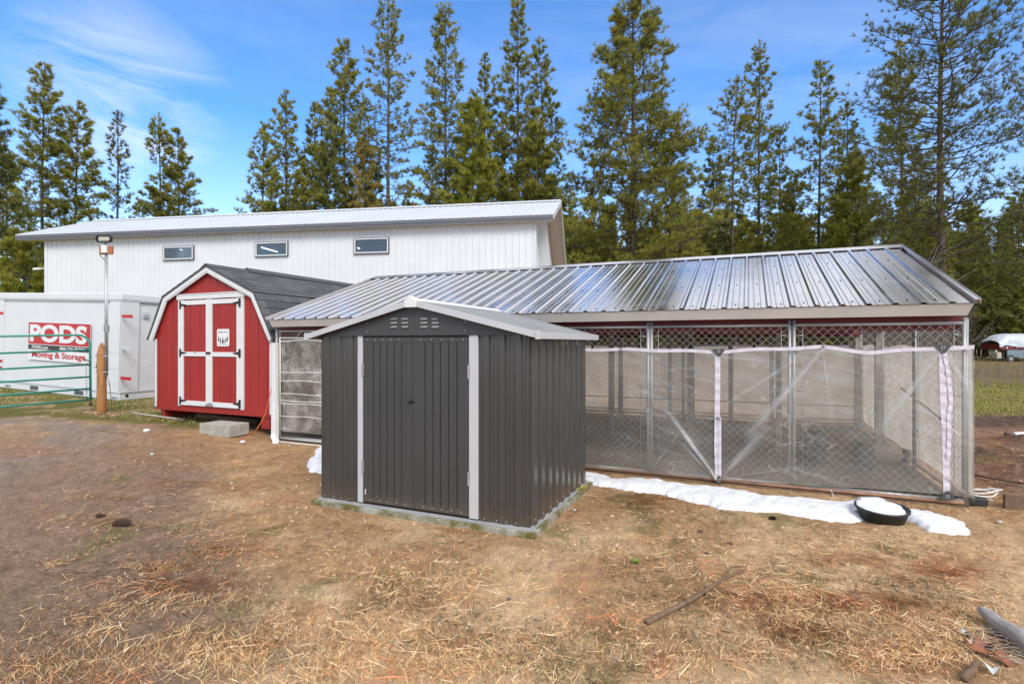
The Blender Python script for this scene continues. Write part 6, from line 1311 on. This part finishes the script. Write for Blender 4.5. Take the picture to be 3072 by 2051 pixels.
a = GP(2935, 1850, .05); b = GP(3110, 1985, .06); lg = MB(); pts = [a.lerp(b, k / 11) + Vector((0, 0, .005 * math.sin(k))) for k in range(12)]; lg.tube(pts, [.010, .026, .034, .040, .036, .042, .040, .044, .046, .044, .046, .046], 9); tag(lg.build('weathered_pole', M['grey_log'], None, smooth=True), 'weathered silver grey pole in the bottom right corner', 'pole')
# loose hexagonal wire netting by the pole
hx_ = MB(); c0 = GP(3050, 1960, .03)
for r_i in range(14):
    for k in range(16):
        cx0 = c0.x - .15 + k * .043 + (.0215 if r_i % 2 else 0); cy0 = c0.y - .30 + r_i * .037; 
        def pt(a): x = cx0 + .0245 * math.cos(a); y = cy0 + .0245 * math.sin(a); return (x, y, g1(x, y) + .025 + .05 * vnoise(np.array([x * 5]), np.array([y * 5]), 3)[0])
        for s in range(3): hx_.tube([pt(R(90 + 60 * s)), pt(R(150 + 60 * s))], .0013, 3, cap=False)
tag(hx_.build('chicken_wire', M['wire'], None), 'piece of loose hexagonal wire netting under the weathered pole', 'wire netting')
def leaf(u, v, s, mat, lab, rz, ty=0.0):
    p = GP(u, v, .02); mb = MB(); n = 7; vs = []
    for k in range(n): t = k / (n - 1); w_ = math.sin(math.pi * t) ** .7 * .32 * s; vs += [(t * s - s / 2, -w_, .02 * math.sin(t * 5) + w_ * .5), (t * s - s / 2, 0, .015 * math.sin(t * 5)), (t * s - s / 2, w_, .02 * math.sin(t * 4) + w_ * .4)]
    fs = []
    for k in range(n - 1): a = k * 3; fs += [(a, a + 3, a + 4, a + 1), (a + 1, a + 4, a + 5, a + 2)]
    o = mb.add(vs, fs).build('dead_leaf', mat, None, smooth=True); o.location = p; o.rotation_euler = (ty, 0, rz); tag(o, lab, 'leaf')
leafm = pm('dead_leaf', (.24, .09, .045), .8, 0, .35, 20); leafp = pm('pale_leaf', (.45, .32, .22), .8, 0, .25, 20); leafg = pm('grey_leaf', (.45, .47, .48), .7, 0, .2, 20)
leaf(2955, 1948, .11, leafm, 'large dark red curled leaf below the weathered pole', R(20)); leaf(2903, 1935, .06, leafp, 'pale tan leaf left of the dark red one', R(80)); leaf(3003, 1990, .10, leafm, 'orange brown pointed leaf at the bottom right', R(-60)); leaf(2975, 2020, .10, leafg, 'grey white dry leaf at the bottom right edge', R(55)); leaf(2898, 1912, .05, leafg, 'small green grey leaf above the tan leaf', R(10)); leaf(2940, 1965, .09, leafm, 'dark brown leaf in straw under the pole', R(-15), .4)
log('branch', GP(2890, 2045, .02), GP(2935, 2005, .03), .018, M['stick'], 'short dark crooked stick at the bottom edge right', 'stick', 8)

# ------------------------------------------------------------------ straw and needle litter
def litter(name, label, clusters, seed, cols, lmin, lmax, wmin, wmax, hgt=.02):
    rg = np.random.default_rng(seed); P_ = []; ANG = []; CO = []
    for (u, v, ru, rv_, n, an, sp_) in clusters:
        uu = u + rg.normal(size=n) * ru * .55; vv = v + rg.normal(size=n) * rv_ * .55; ok = (vv > 1060) & (vv < 2300); uu, vv = uu[ok], vv[ok]
        Y = F * H / (vv - VH); X = (uu - CX) / F * Y; P_.append(np.stack([X, Y], 1)); ANG.append(R(an) + rg.normal(size=len(X)) * sp_)
    P_ = np.concatenate(P_); A = np.concatenate(ANG); a_, b_ = kloc(P_[:, 0], P_[:, 1]); kx, ky = P_[:, 0] - SF.o[0], P_[:, 1] - SF.o[1]; sx_ = kx * ct - ky * st_; sy_ = kx * st_ + ky * ct
    thin = fbm(P_[:, 0], P_[:, 1], 2.6, 4, seed + 60) + .25 * rg.random(len(P_)) > .56
    ok = thin & ~((sx_ > -2.36) & (sx_ < .09) & (sy_ > -.08) & (sy_ < 1.8)) & ~((b_ > -.02) & (a_ < 0) & (a_ > -9.2) & (b_ < 5.6)); P_, A = P_[ok], A[ok]; n = len(P_)
    Ln = rg.uniform(lmin, lmax, n) * rg.uniform(.5, 1, n); W_ = rg.uniform(wmin, wmax, n); bend = rg.normal(size=n) * .11; pts = []
    zb_ = rg.uniform(.002, hgt, n); tilt = rg.normal(size=n) * .05; X, Y = P_[:, 0], P_[:, 1]; px = X - np.cos(A) * Ln / 2; py = Y - np.sin(A) * Ln / 2; V = np.zeros((n, 4, 2, 3)); aa = A.copy()
    zg = gz(X, Y)
    for k in range(4):
        nx_, ny_ = -np.sin(aa), np.cos(aa); z = zg + zb_ + tilt * Ln * (k / 3 - .5); z = np.maximum(z, gz(px, py) + .0015); ww = W_ * (1 if k in (1, 2) else .55)
        V[:, k, 0] = np.stack([px + nx_ * ww / 2, py + ny_ * ww / 2, z], 1); V[:, k, 1] = np.stack([px - nx_ * ww / 2, py - ny_ * ww / 2, z + ww * .5], 1); px = px + np.cos(aa) * Ln / 3; py = py + np.sin(aa) * Ln / 3; aa = aa + bend
    b = np.arange(n)[:, None, None] * 8; k = np.arange(3)[None, :, None] * 2; Fc = (b + k + np.array([0, 1, 3, 2])[None, None]).reshape(-1, 4)
    cols = np.array(cols); ci = rg.integers(0, len(cols), n); c = cols[ci] * rg.uniform(.65, 1.2, (n, 1)); col = np.repeat(c, 8, 0)
    return tag(npmesh(name, V.reshape(-1, 3), Fc, M['straw'], col=col), label, 'litter', kind='stuff')
ST = [(.88, .66, .36), (.78, .52, .26), (.95, .78, .50), (.62, .38, .19), (.85, .50, .24)]
NE = [(.76, .28, .11), (.66, .26, .12), (.85, .38, .16), (.60, .27, .13), (.82, .50, .24)]
DK = [(.30, .19, .11), (.36, .24, .13), (.10, .07, .045), (.16, .10, .06), (.20, .16, .08), (.13, .12, .05), (.26, .19, .11)]
s = S_
straw_cl = [ # D-pixel centre, spread, count, direction, angular spread
 (560, 1400, 230, 45, 2600, 15, .9), (300, 1440, 200, 50, 1500, 10, .8), (130, 1530, 200, 60, 1300, 12, .7), (500, 1480, 200, 60, 2400, 10, 1.0), (700, 1520, 180, 50, 1900, 30, 1.1), (380, 1300, 90, 12, 420, 20, .8), (480, 1260, 130, 18, 700, 15, .7), (130, 1288, 32, 9, 240, 40, 1.2), (250, 1142, 60, 9, 420, 20, .8), (440, 1110, 130, 16, 900, 12, .6), (560, 1070, 160, 22, 1300, 10, .6),
 (460, 1010, 170, 18, 1500, 5, .8), (350, 1060, 110, 20, 700, 15, .8), (640, 1040, 60, 16, 500, 10, .7), (1000, 1215, 170, 14, 900, -8, .6), (1060, 1330, 110, 40, 700, 20, 1.2), (900, 1330, 130, 50, 700, 10, 1.2), (1100, 1500, 190, 60, 1500, 20, 1.2), (850, 1450, 150, 50, 900, 20, 1.1), (250, 1190, 130, 40, 500, 10, .9),
 (1700, 1500, 260, 45, 1700, -40, 1.0), (2050, 1500, 220, 50, 2000, -30, 1.1), (1900, 1400, 200, 50, 1200, -20, 1.1), (2200, 1440, 120, 50, 1100, -30, 1.2), (1500, 1250, 200, 50, 500, 0, 1.3), (1330, 1160, 40, 30, 350, 30, 1), (2290, 1180, 50, 50, 700, -20, 1.0), (2290, 1000, 50, 60, 700, 0, 1), (1800, 1330, 280, 80, 900, -20, 1.2), (2220, 1330, 120, 60, 800, -20, 1.2), (2000, 1230, 250, 30, 500, -10, 1.0)]
need_cl = [(1680, 1370, 120, 30, 700, -45, .4), (1800, 1440, 190, 28, 900, -35, .35), (1950, 1380, 180, 30, 1100, -10, .4), (2080, 1500, 260, 60, 800, -30, .6), (2150, 1300, 150, 40, 800, -20, .7), (1960, 1290, 200, 30, 700, -10, .5), (1500, 1140, 160, 25, 800, -10, .6), (1450, 1520, 200, 40, 500, 10, .6), (300, 1360, 120, 20, 250, 20, .5), (440, 1340, 140, 25, 450, 25, .5), (1130, 1490, 150, 40, 400, 20, .7), (2290, 1060, 40, 70, 600, 0, .8), (500, 1130, 150, 30, 500, 15, .5), (620, 1500, 150, 40, 500, 20, .6), (1300, 1200, 60, 20, 260, 10, .8)]
dark_cl = [(1500, 1330, 500, 110, 3400, -10, 1.2), (900, 1400, 380, 100, 2200, 5, 1.0), (500, 1200, 260, 90, 1500, 5, .6), (200, 1350, 220, 110, 1500, 5, .4), (2050, 1350, 260, 100, 1700, -15, 1.0), (2290, 1020, 60, 70, 1200, 0, 1.0), (1500, 1150, 170, 30, 1200, 0, .9), (450, 985, 250, 20, 1000, 0, .7), (1300, 1480, 300, 60, 1100, 0, 1.2)]
sc_ = lambda c, m=1.0: [(u * s, v * s, ru * s, rv_ * s, int(n * m), an, sp_) for (u, v, ru, rv_, n, an, sp_) in c]
def wide(seed, n): 
    rg = np.random.default_rng(seed); return [(rg.uniform(200, 3000), 1050 + 1000 * rg.uniform(.28, 1.0), 160, 60, n, rg.uniform(-40, 40), 1.3) for k in range(60)]
litter('straw_litter', 'loose pale straw scattered in clumps over the yard', sc_(straw_cl, 1.6) + wide(1, 170), 5, ST, .035, .20, .0010, .0026, .007)
litter('pine_needle_litter', 'rust coloured pine needles matted over the right foreground', sc_(need_cl, 1.3) + wide(2, 90), 6, NE, .10, .24, .0016, .0030, .006)
litter('dark_litter', 'fine dark twigs and needle bits pressed into the dirt', sc_(dark_cl, 1.3) + wide(3, 220), 7, DK, .02, .09, .0018, .0045, .006)
def grit(name, label, n, seed):
    rg = np.random.default_rng(seed); Y = 1.9 * (8.5 / 1.9) ** rg.uniform(0, 1, n); X = rg.uniform(-1.02, 1.02, n) * Y; a_, b_ = kloc(X, Y); kx, ky = X - SF.o[0], Y - SF.o[1]; sx_ = kx * ct - ky * st_; sy_ = kx * st_ + ky * ct
    ok = ~((sx_ > -2.36) & (sx_ < .09) & (sy_ > -.08) & (sy_ < 1.8)) & ~((b_ > -.02) & (a_ < 0) & (a_ > -9.2) & (b_ < 5.6)) & (fbm(X, Y, 3.2, 4, seed) + .3 * rg.random(n) > .58); X, Y = X[ok], Y[ok]; n = len(X); Z = gz(X, Y)
    r = .0022 * np.exp(rg.exponential(.55, n)); r = np.minimum(r, .018) * (Y / 3) ** .35
    base = np.array([[1, 0, 0], [.3, .95, 0], [-.8, .6, 0], [-.8, -.6, 0], [.3, -.95, 0], [0, 0, .8]]); jit = rg.uniform(.6, 1.3, (n, 6, 1)); V = base[None] * jit * r[:, None, None]; V[:, :, 2] -= .15 * r[:, None]; V += np.stack([X, Y, Z], 1)[:, None]
    f = np.array([[0, 1, 5], [1, 2, 5], [2, 3, 5], [3, 4, 5], [4, 0, 5]]); Fc = (np.arange(n) * 6)[:, None, None] + f[None]; m_ = mudmask(X, Y)[:, None]
    c = (np.array([.62, .42, .24]) * (1 - m_) + np.array([.36, .24, .17]) * m_) * rg.uniform(.30, .95, (n, 1)); c = np.where(rg.random((n, 1)) < .02, np.array([[.5, .44, .37]]), c)
    return tag(npmesh(name, V.reshape(-1, 3), Fc.reshape(-1, 3), M['straw'], col=np.repeat(c, 6, 0)), label, 'grit', kind='stuff')
grit('grit', 'crumbs of dirt and small stones over the yard', 60000, 91)
# grass blades of the field and by the container
def grass(name, label, n, region, seed, cols, lmin, lmax):
    rg = np.random.default_rng(seed); X = rg.uniform(region[0], region[1], n); Y = rg.uniform(region[2], region[3], n)
    msk = fbm(X, Y, 1.1, 4, 52) > .40; 
    if region[0] > 0: msk &= (fieldstep(X, Y) > .9)
    X, Y = X[msk], Y[msk]; n = len(X); Z = gz(X, Y); a = rg.uniform(0, 6.28, n); l = rg.uniform(lmin, lmax, n); w_ = .006 * (1 + Y / 14); dx = np.cos(a) * l * .6; dy = np.sin(a) * l * .6
    V = np.stack([np.stack([X - np.sin(a) * w_, Y + np.cos(a) * w_, Z], 1), np.stack([X + np.sin(a) * w_, Y - np.cos(a) * w_, Z], 1), np.stack([X + dx, Y + dy, Z + l], 1), np.stack([X + dx * .5 - .003, Y + dy * .5, Z + l * .6], 1)], 1).reshape(-1, 3)
    c = np.array(cols)[rg.integers(0, len(cols), n)] * rg.uniform(.7, 1.2, (n, 1)); return tag(npmesh(name, V, np.arange(n * 4).reshape(-1, 4), M['straw'], col=np.repeat(c, 4, 0)), label, 'grass', kind='stuff')
grass('grass', 'short mossy green grass on the field right of the kennel', 26000, (8.5, 22, 10.4, 19), 3, [(.20, .21, .04), (.26, .25, .06), (.30, .24, .11), (.15, .17, .03)], .02, .06)
grass('grass', 'thin green grass and moss around the container and post', 22000, (-14, -5.4, 9.9, 15), 4, [(.19, .20, .04), (.26, .22, .10), (.32, .25, .13), (.14, .16, .03)], .015, .05)
